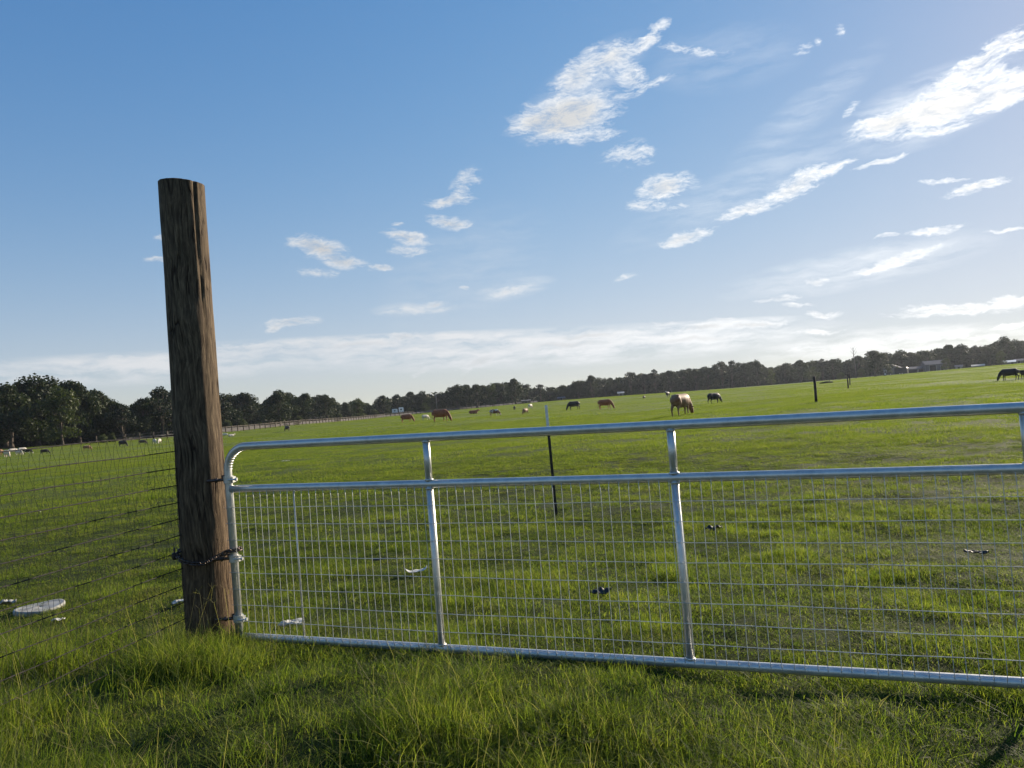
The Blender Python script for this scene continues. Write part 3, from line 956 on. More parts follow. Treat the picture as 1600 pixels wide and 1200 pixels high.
# ------------------------------------------------------------------ chain round the post
def chain():
    zc = .64
    c = post_at(zc)
    pc = gp(0, zc)
    dv = (pc - c)[:2]; D = np.linalg.norm(dv); th0 = math.atan2(dv[1], dv[0])
    R1, R2 = .166, .042
    path = []
    # round the far gate side pipe, then back round the post; it sags at the camera's side
    cam_a = math.atan2(-c[1], -c[0])
    for a in np.linspace(th0 + .75, th0 + 2 * math.pi - .75, 60):
        w = math.cos(a - cam_a)
        path.append([c[0] + R1 * math.cos(a), c[1] + R1 * math.sin(a), zc + .012 - .060 * max(0, w) ** .8 + .03 * max(0, -w)])
    e = math.pi * .5
    for a in np.linspace(th0 - e, th0 + e, 14):
        path.append([pc[0] + R2 * math.cos(a), pc[1] + R2 * math.sin(a), zc + .02])
    P = np.array(path + [path[0]])
    L = np.concatenate([[0], np.cumsum(np.linalg.norm(np.diff(P, axis=0), axis=1))])
    pitch = .0265
    n_ = int(L[-1] / pitch)
    mb = MB()
    for i_ in range(n_):
        def at(s): return np.array([np.interp(s % L[-1], L, P[:, q]) for q in range(3)])
        s = L[-1] * i_ / n_
        p = at(s); t_ = at(s + .01) - at(s - .01); t_ /= np.linalg.norm(t_)
        rad_ = np.array([p[0] - c[0], p[1] - c[1], 0]); rad_ /= np.linalg.norm(rad_)
        upv = np.cross(rad_, t_)
        side = (upv + rad_ * .55) if i_ % 2 else (rad_ - upv * .55)
        side -= t_ * np.dot(side, t_); side /= np.linalg.norm(side)
        ring = []
        for a in np.arange(14) / 14 * 2 * math.pi:
            ca, sa = math.cos(a), math.sin(a)
            ring.append(p + t_ * (ca * .011 + math.copysign(.0085, ca) * min(1, abs(ca) * 3)) + side * sa * .0115)
        mb.tube(np.array(ring) - POST, .0044, 7, closed=True)
    o = mb.build('chain', M['chain'], smooth=True, loc=POST)
    tag(o, 'dark steel link chain looped around the post and gate pipe', 'chain')
    # snap shackle hanging where the chain passes the post's fence side
    lb = MB()
    a = cam_a - 1.62
    q = np.array([c[0] + (R1 + .020) * math.cos(a), c[1] + (R1 + .020) * math.sin(a), zc + .02])
    tx = np.array([-math.sin(a), math.cos(a), 0]); 
    body = [q + [0, 0, z] for z in (-.045, -.04, -.005, 0)]
    lb.tube(np.array(body) - q, [[.014, .010], [.018, .013], [.018, .013], [.014, .010]], 12)
    o2 = lb.build('padlock', M['black'], smooth=True, loc=q)
    sh = MB()
    sh.tube(np.array([tx * (.013 * math.cos(b)) + np.array([0, 0, .002 + .030 * max(0, math.sin(b))]) for b in np.linspace(0, math.pi, 12)]), .0038, 8)
    sh.build('shackle', M['chain'], o2, smooth=True)
    tag(o2, 'small black padlock hanging in the chain on the fence side of the post', 'padlock')


chain()


# ------------------------------------------------------------------ V-mesh wire fence, left of the post
def wire_fence():
    c = post_at(.7)
    A = np.array([c[0] - .115, c[1] - .085])
    e = ray(0, 700) * 3.62
    B = np.array([e[0], e[1]])
    d = (B - A) / np.linalg.norm(B - A)
    L = 4.6
    o = empty('wire_fence', (A[0], A[1], gz(*A)))
    tag(o, 'dark woven wire stock fence stapled to the big post', 'fence')
    base = np.array(o.location)
    z0, n_h, st = .135, 13, .1065
    zt = lambda i_: z0 + i_ * st

    def P(s, z):
        sag = .003 * math.sin(s * 2.1 + z * 5) + .002 * math.sin(s * 7 + z * 11)
        return np.array([A[0] + d[0] * s, A[1] + d[1] * s, z + sag]) - base
    for i_ in range(n_h):
        m_ = MB()
        ss = np.linspace(0, L, 120)
        if i_ == n_h - 1:
            pass
        # each line is two wires twisted together
        for ph in (0, math.pi):
            m_.tube([P(s, zt(i_)) + np.array([0, 0, .0012]) * math.sin(s * 60 + ph) + np.array([d[1], -d[0], 0]) * .0012 * math.cos(s * 60 + ph) for s in np.linspace(0, L, 460)], .0022, 4, caps=False)
        m_.build('line_wire', M['wire'], o, smooth=True)
    sp = .064
    v = MB()
    rr_ = random.Random(3)
    for j in range(int(L / sp)):
        for sgn in (-1, 1):
            pts = []
            for i_ in range(n_h):
                xo = j * sp + (0 if i_ % 2 == 0 else sgn * sp * .38)
                nx = j * sp + (0 if i_ % 2 else sgn * sp * .38)
                jit = rr_.uniform(-.003, .003)
                pts.append(P(max(0, xo + jit), zt(i_)))
                if i_ < n_h - 1:
                    for f_ in (.33, .66):
                        bow = .006 * math.sin(f_ * math.pi) * rr_.uniform(.3, 1.6)
                        pts.append(P(max(0, xo + (nx - xo) * f_ + bow), zt(i_) + st * f_))
            v.tube(pts, .0010, 4, caps=False)
    v.build('mesh_wire', M['wire'], o, smooth=True)
    return o


wire_fence()


# ------------------------------------------------------------------ steel T post in the field
def t_post():
    b = hit(869.5, 806)
    dep = depth_of(b)
    tp = ray(853, 633) * dep + np.array([0, 0, CAM_H])
    o = empty('steel_fence_post', b)
    tag(o, 'thin black studded steel post with white tip, standing just beyond the gate', 'post')
    H = tp[2] - b[2]; ax = (tp - b)
    Mx = np.eye(4); zq = Vector(ax).to_track_quat('Z', 'Y').to_matrix().to_4x4() @ Matrix.Rotation(rad(25), 4, 'Z')
    L = np.linalg.norm(ax)
    for nm, z0, z1, mt in (('shaft', -.05, L * .80, 'black'), ('tip', L * .80, L, 'whitep')):
        m_ = MB()
        m_.box((-.017, -.002, z0), (.017, .0025, z1), zq)
        m_.box((-.0025, .0025, z0), (.0025, .032, z1), zq)
        z = max(z0, 0) + .03
        while z < z1 - .02:
            m_.box((-.006, -.010, z), (.006, -.002, z + .018), zq)
            z += .052
        m_.build(nm, M[mt], o)


t_post()


def field_post(u, v0, v1, wid, name, label):
    b = hit(u[1], v1); dep = depth_of(b)
    tp = ray(u[0], v0) * dep + np.array([0, 0, CAM_H])
    r_ = wid / 2 / F_PX * dep
    mb = MB()
    pts = [np.array([0, 0, -.1]), np.array([.01, 0, .3]), (tp - b) * .6 + [.01, 0, 0], (tp - b) * .985, (tp - b)]
    mb.tube(pts, [r_ * 1.05, r_, r_ * .97, r_ * .95, r_ * .7], 12)
    o = mb.build(name, M['darkpole'], smooth=True, loc=b)
    tag(o, label, 'post', 'dark posts standing in the pasture')


field_post((1272, 1275.3), 588, 628.5, 4.2, 'field_post', 'nearest and thickest dark post standing alone in the field')
field_post((1324, 1325.5), 590, 607.3, 2.2, 'field_post', 'thin dark post in the far field, the lower of a close pair')
field_post((1327.2, 1328.2), 584.5, 602, 1.9, 'field_post', 'thin dark post in the far field, the farther of a close pair')


# ------------------------------------------------------------------ cattle
def cow_mesh(name, pose):
    mb = MB()
    T = lambda pts, rad_, n=14: mb.tube(pts, rad_, n, up=(0, 0, 1) if abs(pts[-1][0] - pts[0][0]) > abs(pts[-1][2] - pts[0][2]) else None)
    lie = pose == 'lie'
    dz = -.55 if lie else 0
    # trunk: (y radius, z radius)
    tr = [(-.88, 1.12, .12, .13), (-.83, 1.05, .23, .27), (-.66, 1.00, .29, .34), (-.38, .955, .32, .37), (0, .915, .36, .41), (.28, .92, .345, .405), (.50, .94, .29, .40), (.66, .96, .23, .34), (.77, .96, .14, .22)]
    mb.tube([(x, 0, z + dz) for x, z, a, b in tr], [(a, b) for x, z, a, b in tr], 22, up=(0, 0, 1))
    # hip bones and withers
    for y in (-.17, .17): mb.tube([(-.66, y, 1.26 + dz), (-.5, y * 1.1, 1.255 + dz)], [.05, .06], 10)
    mb.tube([(.4, 0, 1.27 + dz), (.62, 0, 1.27 + dz)], [.06, .05], 10)
    if pose == 'graze':
        nk = [(.58, 0, 1.00, .19, .28), (.76, 0, .88, .15, .24), (.92, .0, .70, .125, .185), (1.02, .0, .52, .115, .15)]
        hd = [(.98, 0, .54, .12, .14), (1.07, 0, .40, .135, .15), (1.13, 0, .23, .10, .115), (1.165, 0, .10, .088, .082), (1.17, 0, .05, .06, .055)]
        ear = (1.01, .52); horn = (.98, .58)
    else:
        nk = [(.62, 0, 1.08, .17, .25), (.80, 0, 1.14, .15, .21), (.92, 0, 1.25, .13, .17), (.99, 0, 1.34, .12, .14)]
        hd = [(.94, 0, 1.38, .12, .13), (1.07, 0, 1.34, .13, .145), (1.22, 0, 1.24, .10, .11), (1.32, 0, 1.17, .088, .085), (1.35, 0, 1.15, .06, .055)]
        ear = (.96, 1.42); horn = (.94, 1.48)
        if lie:
            nk = [(x, y, z + dz, a, b) for x, y, z, a, b in nk]; hd = [(x, y, z + dz, a, b) for x, y, z, a, b in hd]
            ear = (ear[0], ear[1] + dz); horn = (horn[0], horn[1] + dz)
    for L_ in (nk, hd):
        mb.tube([(x, y, z) for x, y, z, a, b in L_], [(a, b) for x, y, z, a, b in L_], 16, up=(0, 0, 1))
    for s_ in (-1, 1):
        mb.tube([(ear[0], .09 * s_, ear[1]), (ear[0] - .02, .17 * s_, ear[1] + .0), (ear[0] - .03, .25 * s_, ear[1] - .03)], [(.03, .03), (.035, .05), (.012, .02)], 8)
        mb.tube([(horn[0], .06 * s_, horn[1]), (horn[0] - .01, .13 * s_, horn[1] + .05), (horn[0] + .02, .16 * s_, horn[1] + .12)], [.026, .022, .014], 8)
    if not lie:
        for s_ in (-1, 1):
            st = .10 * s_
            # front leg: shoulder, elbow, knee, fetlock, hoof
            mb.tube([(.50, .17 * s_, 1.05), (.47, .19 * s_, .80), (.50 + st, .17 * s_, .60), (.52 + st, .16 * s_, .40), (.515 + st, .16 * s_, .33), (.51 + st, .16 * s_, .13), (.53 + st, .16 * s_, .07), (.55 + st, .16 * s_, 0)],
                    [.13, .115, .075, .058, .05, .042, .05, .058], 12)
            # hind leg: hip, stifle forward, hock back, shank, hoof
            sh = -.09 * s_
            mb.tube([(-.62, .17 * s_, 1.08), (-.52, .20 * s_, .82), (-.58 + sh * .5, .19 * s_, .66), (-.74 + sh, .17 * s_, .47), (-.735 + sh, .165 * s_, .40), (-.70 + sh, .165 * s_, .15), (-.68 + sh, .165 * s_, .08), (-.65 + sh, .165 * s_, 0)],
                    [(.17, .15), .15 if False else (.15, .16), (.105, .12), (.062, .07), (.052, .055), (.044, .044), (.05, .05), (.058, .058)] if False else [.17, .155, .105, .064, .053, .044, .05, .058], 12)
        mb.tube([(-.35, 0, .66), (-.42, 0, .60), (-.46, 0, .56)], [.14, .12, .06], 12)
        mb.tube([(-.88, 0, 1.18), (-.93, 0, 1.05), (-.945, 0, .80), (-.94, .01, .55), (-.93, .01, .36)], [.035, .030, .024, .035, .018], 8)
    else:
        for s_ in (-1, 1):
            mb.tube([(.55, .22 * s_, .33), (.80, .26 * s_, .16), (.62, .28 * s_, .07), (.50, .28 * s_, .05)], [.11, .07, .05, .045], 10)
            mb.tube([(-.55, .24 * s_, .36), (-.25, .34 * s_, .17), (-.5, .38 * s_, .08), (-.68, .38 * s_, .05)], [.16, .10, .055, .045], 10)
        mb.tube([(-.87, 0, .63), (-.95, .05, .4), (-.9, .12, .12)], [.035, .028, .03], 8)
    me = mb.mesh(name + '_raw')
    o = bpy.data.objects.new('tmp', me)
    COL.objects.link(o)
    md = o.modifiers.new('r', 'REMESH'); md.mode = 'VOXEL'; md.voxel_size = .028
    ms = o.modifiers.new('s', 'SMOOTH'); ms.factor = .5; ms.iterations = 3
    dg = bpy.context.evaluated_depsgraph_get()
    me2 = bpy.data.meshes.new_from_object(o.evaluated_get(dg))
    me2.name = name
    bpy.data.objects.remove(o); bpy.data.meshes.remove(me)
    me2.materials.clear()
    me2.polygons.foreach_set('use_smooth', np.ones(len(me2.polygons), dtype=bool))
    return me2


COWS = {p: cow_mesh('cow_' + p, p) for p in ('graze', 'stand', 'lie')}
_cowcache = {}


def cow(u, v, hpx, face, hide, pose, label, ref=1.33, name='cow'):
    "face: heading in degrees in the picture plane: 0 = towards the right of the picture, 90 = away, 270 = towards the camera"
    b = hit(u, v)
    dep = depth_of(b)
    if pose == 'lie': ref = .80
    s = hpx / F_PX * dep / ref
    s = min(max(s, .50), 1.35)
    az = math.atan2(b[0], b[1])
    key = (pose, hide)
    if key not in _cowcache:
        me = COWS[pose].copy(); me.materials.append(M[hide]); _cowcache[key] = me
    o = link(name, _cowcache[key])
    o.location = b; o.location.z -= .02
    o.scale = (s, s, s)
    o.rotation_euler = (0, 0, rad(face) - az)
    tag(o, label, 'cow' if s > .72 else 'calf', 'cattle grazing in the pasture')
    if s <= .72: o.name = 'calf'
    return o


cow(1066, 649.5, 35, 58, 'h_tan', 'graze', 'largest tan cow grazing just beyond the gate, biggest animal in view')
cow(1043.5, 620.5, 8.5, 250, 'h_blackwhite', 'stand', 'small white faced cow standing just behind the large tan one')
cow(1116.5, 631, 17.5, 42, 'h_black', 'graze', 'black cow grazing alone, head down beside the large tan cow')
cow(946, 639.5, 15.8, -8, 'h_red', 'graze', 'dark red cow grazing side-on between a black cow and the large tan cow')
cow(897, 640.5, 13.8, 196, 'h_black', 'graze', 'black cow grazing side-on above the white-tipped steel post')
cow(1578, 594, 18.5, 188, 'h_black', 'graze', 'black cow grazing on the rise at the right edge of the view')
cow(1604, 591, 13.5, 175, 'h_black', 'stand', 'dark cow cut off by the right edge, behind the grazing black one')
cow(689, 659.3, 20, -22, 'h_red', 'graze', 'big chestnut cow with dark head grazing beside a white calf')
cow(636, 660.3, 13.5, -12, 'h_red', 'graze', 'smaller chestnut cow grazing in front of the pale trailers')
cow(665, 656.5, 8.5, 30, 'h_cream', 'graze', 'white calf between the two chestnut cows')
cow(740, 646.5, 6, 10, 'h_red', 'lie', 'red cow lying down in the grass near the field edge')
cow(773, 650.3, 11, -10, 'h_redwhite', 'graze', 'red and white patched cow grazing in mid field')
cow(804, 640.5, 6, 100, 'h_black', 'graze', 'tiny black calf seen end-on behind the patched cow')
cow(821, 648, 10.2, 240, 'h_tan', 'graze', 'light tan cow seen end-on, left of the steel post')
cow(829, 638.5, 7.5, 60, 'h_cream', 'graze', 'white calf behind the light tan cow')
cow(1006.5, 622.3, 4, 80, 'h_dun', 'lie', 'tiny dark calf lying far out near the field edge')
cow(449, 674, 9, 120, 'h_dun', 'graze', 'dull brown cow close to the board fence below the big oak')
cow(-4, 714, 12, 0, 'h_tan', 'graze', 'tan cow cut off by the left edge of the view')
cow(11, 714.5, 11.5, 290, 'h_cream', 'graze', 'cream cow seen end-on, first whole animal from the left edge')
cow(20, 710, 9.5, 200, 'h_cream', 'graze', 'white cow in the clustered group behind the wire fence, facing left')
cow(30, 711, 8, 320, 'h_cream', 'graze', 'cream calf low in the middle of the clustered group')
cow(35, 708, 9, 10, 'h_cream', 'graze', 'white cow at the back of the clustered group')
cow(43, 709.5, 8.5, -10, 'h_blackwhite', 'graze', 'black and white cow leading the clustered group')
cow(70, 709.5, 8, -3, 'h_black', 'graze', 'solid black cow just right of the clustered group')
cow(136, 703.5, 7.8, -3, 'h_tan', 'graze', 'lone tan cow grazing midway along the wire fence view')
cow(192, 698, 10, -40, 'h_black', 'graze', 'black cow grazing at the edge of the wood')
cow(223, 694.5, 7.5, -15, 'h_dun', 'graze', 'dark brown cow beneath the trees, beside two white ones')
cow(242, 694, 8.3, 285, 'h_cream', 'graze', 'left of two white cows standing close together')
cow(249.5, 693.5, 8.3, 255, 'h_cream', 'graze', 'right of two white cows standing close together')
cow(352, 680.5, 3.5, 170, 'h_cream', 'lie', 'pale calf lying in the field just right of the big post')
cow(361.5, 682, 4.0, 20, 'h_cream', 'lie', 'white calf lying in the field, second from the big post')


# ------------------------------------------------------------------ trees
def leaf_cloud(name, C, R, per, size, seed, mat, flat=.8):
    "leaf sprays spread through the volume of many clumps"
    r = np.random.default_rng(seed)
    pts, nrm, tn = [], [], []
    for c, rad_ in zip(C, R):
        n_ = max(6, int(per * (rad_ ** 2)))
        d = r.normal(0, 1, (n_, 3)); d /= np.linalg.norm(d, axis=1)[:, None]
        q = r.uniform(.45, 1.08, n_) ** .6
        pts.append(c + d * (q * rad_)[:, None] * [1, 1, flat])
        nrm.append(d * .7 + r.normal(0, .7, (n_, 3)))
        tn.append(np.clip(r.uniform(0, .6, n_) + r.uniform(0, .4), 0, 1))
    P = np.concatenate(pts); N = np.concatenate(nrm); tn = np.concatenate(tn)
    N /= np.linalg.norm(N, axis=1)[:, None]
    a = np.cross(N, r.normal(0, 1, N.shape)); a /= np.linalg.norm(a, axis=1)[:, None]
    b = np.cross(N, a)
    s = (size * r.uniform(.5, 1.3, len(P)))[:, None]
    k_ = [P - a * s * .5, P - b * s * .32 + N * s * .08, P + a * s * .5, P + b * s * .32 + N * s * .08]
    V = np.stack(k_, 1).reshape(-1, 3)
    Q_ = np.arange(len(V)).reshape(-1, 4)
    me = np_mesh(name, V, [Q_])
    at = me.attributes.new('tint', 'FLOAT', 'POINT')
    at.data.foreach_set('value', np.repeat(tn, 4).astype(np.float32))
    me.materials.append(mat)
    return me


def make_tree(kind, seed):
    "unit: 10 m tall; returns crown and trunk meshes"
    r = np.random.default_rng(seed)
    C, R = [], []
    tb = MB()
    if kind == 'oak':
        w = r.uniform(3.6, 4.8)
        for i_ in range(46):
            a = r.uniform(0, 6.28); t_ = r.uniform(0, 1)
            z = 2.2 + 7.2 * t_
            prof = math.sin(min(1, (t_ * .85 + .22)) * math.pi) ** .6
            q = w * prof * r.uniform(.25, .95)
            C.append([q * math.cos(a), q * math.sin(a), z - r.uniform(0, .5)]); R.append(r.uniform(.75, 1.45))
        mat, size, per = 'leaf', .46, 68
    elif kind == 'round':
        w = r.uniform(3.0, 3.8)
        for i_ in range(34):
            a = r.uniform(0, 6.28); t_ = r.uniform(0, 1)
            z = 1.4 + 7.8 * t_
            q = w * math.sin(min(1, t_ * .8 + .2) * math.pi) ** .7 * r.uniform(.2, .9)
            C.append([q * math.cos(a), q * math.sin(a), z]); R.append(r.uniform(.8, 1.3))
        mat, size, per = 'leaf2', .42, 80
    elif kind == 'pine':
        for i_ in range(34):
            t_ = r.uniform(0, 1)
            z = 4.0 + 5.7 * t_
            q = (2.3 * (1 - t_) ** .6 + .25) * r.uniform(.2, 1)
            a = r.uniform(0, 6.28)
            C.append([q * math.cos(a), q * math.sin(a), z]); R.append(r.uniform(.5, .95))
        mat, size, per = 'leaf3', .40, 100
    else:  # shrub, low and wide to the ground
        for i_ in range(30):
            a = r.uniform(0, 6.28); q = r.uniform(.2, 1) * 5.2
            C.append([q * math.cos(a), q * math.sin(a), r.uniform(1.2, 8.2 - q * .7)]); R.append(r.uniform(1.3, 2.1))
        mat, size, per = 'leaf2', .75, 40
    C = np.array(C); R = np.array(R)
    crown = leaf_cloud('crown_' + kind, C, R, per, size, seed, M[mat])
    top = 7.0 if kind != 'pine' else 9.3
    zz = np.linspace(-.3, top, 8)
    wob = np.cumsum(r.normal(0, .09, (8, 2)), 0)
    tp = [(wob[i_][0], wob[i_][1], zz[i_]) for i_ in range(8)]
    r0 = .38 if kind == 'oak' else .22
    tb.tube(tp, [r0 * 1.25] + [r0 * (1 - .11 * i_) for i_ in range(1, 8)], 9)
    for i_ in range(9):
        c = C[r.integers(len(C))]; s_ = r.integers(1, 5)
        p0 = np.array(tp[s_]); p1 = c
        m_ = (p0 + p1) / 2 + [0, 0, .3]
        tb.tube([p0, m_, p1], [r0 * .42, r0 * .28, r0 * .1], 6)
    return crown, tb.mesh('trunk_' + kind, True)


TREES = {}
for kd, cnt in (('oak', 4), ('round', 3), ('pine', 3), ('shrub', 2)):
    TREES[kd] = [make_tree(kd, 200 + 17 * i_ + len(kd)) for i_ in range(cnt)]
trng = random.Random(21)


def tree(u, dist, vtop, kind, label, group=None, wide=1.0, vbase=None, which=None):
    b = at_dist(u, dist)
    dep = depth_of(b)
    # height from the sight line through the top pixel
    d = ray(u, vtop); hh = math.hypot(d[0], d[1])
    top = CAM_H + d[2] / hh * dist
    H = max(1.2, top - b[2])
    s = H / 10.0
    protos = TREES[kind]
    crown, trunk = protos[which if which is not None else trng.randrange(len(protos))]
    nm = {'oak': 'oak_tree', 'round': 'leafy_tree', 'pine': 'pine_tree', 'shrub': 'shrub'}[kind]
    o = empty(nm, b, trng.uniform(0, 6.28))
    sx = s * wide * trng.uniform(.92, 1.12)
    o.scale = (sx, sx, s)
    c = link('crown', crown, None, o)
    t_ = link('trunk', trunk, M['bark'], o)
    tag(o, label, 'shrub' if kind == 'shrub' else 'tree', group)
    return o


def interp(u, tab):
    return float(np.interp(u, [a for a, b in tab], [b for a, b in tab]))


TOP = [(-150, 612), (-60, 606), (0, 603), (30, 598), (60, 590), (110, 596), (150, 605), (180, 628), (205, 628), (230, 620), (255, 607), (275, 612), (310, 625), (345, 616), (385, 613), (405, 632), (437, 610), (475, 618), (500, 616), (520, 618), (530, 634), (560, 621),
       (580, 634), (592, 621), (650, 613), (690, 612), (715, 600), (760, 598), (805, 592), (828, 602), (860, 601), (890, 600), (905, 592), (925, 588), (960, 588), (1000, 580), (1060, 575), (1100, 570), (1140, 566), (1180, 563), (1200, 571), (1250, 561), (1300, 560),
       (1340, 556), (1370, 548), (1400, 550), (1440, 545), (1460, 541), (1500, 538), (1530, 538), (1545, 534), (1580, 528), (1600, 530), (1750, 518)]
DIST = [(-150, 175), (0, 172), (270, 182), (345, 235), (420, 260), (560, 330), (700, 350), (900, 395), (1200, 432), (1600, 412), (1750, 410)]

hero = [
    (18, 172, 601, 'oak', 1.0, 'dark oak at the left end of the near wood'),
    (60, 178, 588, 'oak', 1.0, 'tallest dark oak of the near wood, peak of its skyline'),
    (98, 168, 600, 'round', 1.0, 'lighter olive tree standing forward of the near wood'),
    (122, 180, 596, 'oak', 1.0, 'oak at the right shoulder of the near wood'),
    (152, 184, 606, 'oak', 1.0, 'oak where the near wood steps down to the lower trees'),
    (185, 186, 629, 'oak', 1.1, 'low dark tree in the dip of the wood, left of the big post'),
    (225, 186, 620, 'oak', .9, 'dark tree between the dip and the pointed pine'),
    (254, 186, 604, 'pine', 1.3, 'pointed pine rising just left of the big post'),
    (300, 190, 622, 'oak', 1.0, 'tree showing on either side of the big post'),
    (350, 230, 616, 'oak', 1.1, 'dark oak just right of the big post'),
    (384, 250, 613, 'oak', 1.2, 'domed oak behind the bushes right of the big post'),
    (437, 222, 608, 'oak', 1.15, 'broad oak standing forward of the line, over the brown cow'),
    (462, 262, 620, 'oak', .9, 'small dark oak tucked behind the broad one'),
    (480, 258, 614, 'oak', 1.0, 'dark oak with rounded top, first right of the broad oak'),
    (510, 262, 616, 'oak', 1.2, 'oak with bare trunk showing under its crown, beside the shed'),
    (540, 330, 628, 'oak', 1.0, 'far oak just past the gap beside the shed'),
    (560, 290, 621, 'round', 1.1, 'olive tree on the board fence line, above the gate corner'),
    (578, 330, 632, 'oak', .9, 'low tree sloping down towards the notch in the skyline'),
    (664, 318, 628, 'round', 1.35, 'small light round tree beside the utility pole'),
    (716, 345, 599, 'oak', 1.1, 'dark oak at the left end of the tall middle clump'),
    (745, 345, 600, 'oak', 1.1, 'oak in the tall middle clump, right of the first'),
    (770, 345, 597, 'round', 1.0, 'lighter tree in the heart of the middle clump'),
    (805, 352, 591, 'oak', 1.15, 'tallest tree of the middle clump, topped by loose sprays'),
    (925, 395, 586, 'oak', 1.1, 'upright dark tree forming a peak in mid skyline'),
    (898, 400, 596, 'oak', .9, 'smaller tree left of the mid skyline peak'),
    (1184, 420, 563, 'oak', 1.0, 'tree at the peak above the black cow'),
    (1205, 405, 575, 'round', .9, 'greyish tree standing forward below the skyline peak'),
    (1252, 410, 562, 'oak', 1.1, 'domed tree left of the nearest dark field post'),
    (1272, 400, 572, 'round', 1.0, 'paler tree directly behind the nearest dark field post'),
    (1368, 360, 547, 'oak', 1.25, 'broad flat-topped oak behind the dead snag'),
    (1346, 356, 575, 'round', 1.2, 'low ragged tree at the foot of the dead snag'),
    (1390, 360, 570, 'round', 1.0, 'bushy tree beside the parked tractor'),
    (1478, 370, 559, 'round', 1.2, 'light rounded tree beside the long barn'),
    (1565, 366, 547, 'round', 1.2, 'round pale green tree below the wood at far right'),
    (1572, 405, 526, 'oak', 1.2, 'bushy crowned oak topping the far right skyline'),
]
for (u, dd, vt, kd, wd, lb) in hero:
    tree(u, dd, vt, kd, lb, None, wd)
bush = [(355, 205, 650, 'bushy olive shrub right beside the big post'), (380, 208, 649, 'second olive shrub from the big post'), (467, 225, 645, 'green shrub under the broad oak'),
        (530, 262, 642, 'shrub in front of the shed on the fence line'), (585, 300, 636, 'grey-green shrub behind the board fence'), (640, 330, 634, 'small round shrub right of the white trailers'),
        (648, 332, 634, 'small round shrub between the trailers and the light tree'), (405, 215, 655, 'dark shrub between two olive ones and the broad oak'), (1313, 385, 578, 'pale shrub left of the pair of thin posts'), (612, 332, 640, 'small shrub just left of the white trailers'), (1403, 352, 569, 'rounded shrub between the tractor and the dark trailer'),
        (160, 168, 674, 'bright shrub at the foot of the near wood'), (175, 170, 672, 'second bright shrub at the foot of the near wood')]
for (u, dd, vt, lb) in bush:
    tree(u, dd, vt, 'shrub', lb, 'shrubs along the field edge', .62)

sect = [(60, 'at the far left edge'), (150, 'behind the forward olive tree'), (215, 'in the near dip'), (330, 'beside and behind the big post'),
        (415, 'above the olive shrubs'), (470, 'beside the broad forward oak'), (530, 'above the dark shed'), (592, 'at the notch in the skyline'), (655, 'above the white trailers'),
        (710, 'behind the utility pole'), (835, 'in the tall middle clump'), (890, 'low, right of the middle clump'), (950, 'around the mid skyline peak'), (1030, 'above the dark red cow'),
        (1100, 'right above the large tan cow'), (1180, 'above the lone black cow'), (1240, 'left of the first field post'), (1310, 'behind the nearest field post'),
        (1360, 'behind the dead snag'), (1420, 'behind the dark trailer'), (1490, 'behind the barn'), (1545, 'above the low pale roofs'), (3000, 'at the far right end')]


def tree_label(u, kind, front):
    for lu, where in sect:
        if u < lu: break
    lb = ('dark pine ' if kind == 'pine' else 'dark oak ') + ('' if front else 'of the second row, ') + where
    return lb, ('pines ' if kind == 'pine' else 'oaks ') + ('' if front else 'in the second row ') + where


seen_lb = {}
for front in (True, False):
    u = -120.0
    while u < 1740:
        wide_ = 1.7 if u < 270 else 1.0
        dd = interp(u, DIST) + (trng.uniform(0, 12) if front else trng.uniform(16, 34))
        kd = 'pine' if trng.random() < (.45 if 980 < u < 1180 else .22 if u > 600 else .04) else 'oak'
        vt = interp(u, TOP) + (trng.uniform(-3, 6) if front else trng.uniform(1, 6))
        lb, gr = tree_label(u, kd, front)
        side_n = seen_lb.get(lb, 0); seen_lb[lb] = side_n + 1
        nth = ['first', 'second', 'third', 'fourth', 'fifth', 'sixth', 'seventh', 'eighth', 'ninth', 'tenth'][min(9, side_n)]
        lb = nth + ' from left of ' + lb.replace('dark oak', 'oaks').replace('dark pine', 'pines').replace('of the second row, ', 'in the second row ')
        tree(u, dd, vt, kd, lb, gr, 1.5 if kd == 'pine' else (1.3 if u > 580 else 1.1))
        u += trng.uniform(14, 25) * wide_


def wood_mass():
    "undergrowth and the depths of the wood behind the first rows"
    C, R = [], []
    r = np.random.default_rng(77)
    for u in np.arange(-150, 1760, 3.2):
        dd = interp(u, DIST)
        b = at_dist(u, dd); 
        d = ray(u, interp(u, TOP) + 6); hh = math.hypot(d[0], d[1])
        Ht = (CAM_H + d[2] / hh * dd) - b[2]
        for _ in range(8):
            q = at_dist(u + r.uniform(-4, 4), dd + 18 + r.uniform(0, 22))
            C.append([q[0], q[1], b[2] + r.uniform(0, .93) * Ht]); R.append(r.uniform(1.5, 2.6))
    return leaf_cloud('far_wood', np.array(C), np.array(R), 7.5, 1.5, 5, M['leaf'], 1.0)


o = link('far_wood', wood_mass())
tag(o, 'dark mass of the wood behind the first rows of trees', 'wood', kind='stuff')


def undergrowth():
    C, R = [], []
    r = np.random.default_rng(78)
    for u in np.arange(-150, 1760, 2.6):
        dd = interp(u, DIST)
        for _ in range(2):
            if 1300 < u < 1600 and r.uniform() < .5: continue
            q = at_dist(u + r.uniform(-2, 2), dd + r.uniform(5, 16))
            h_ = r.uniform(.5, 3.4) * (1 if u > 270 else 1.3)
            C.append([q[0], q[1], q[2] + h_ * .6]); R.append(h_ * .75)
    return leaf_cloud('undergrowth', np.array(C), np.array(R), 22, .6, 6, M['leaf'], .9)


o = link('undergrowth', undergrowth())
tag(o, 'dark tangled undergrowth along the foot of the trees', 'undergrowth', kind='stuff')


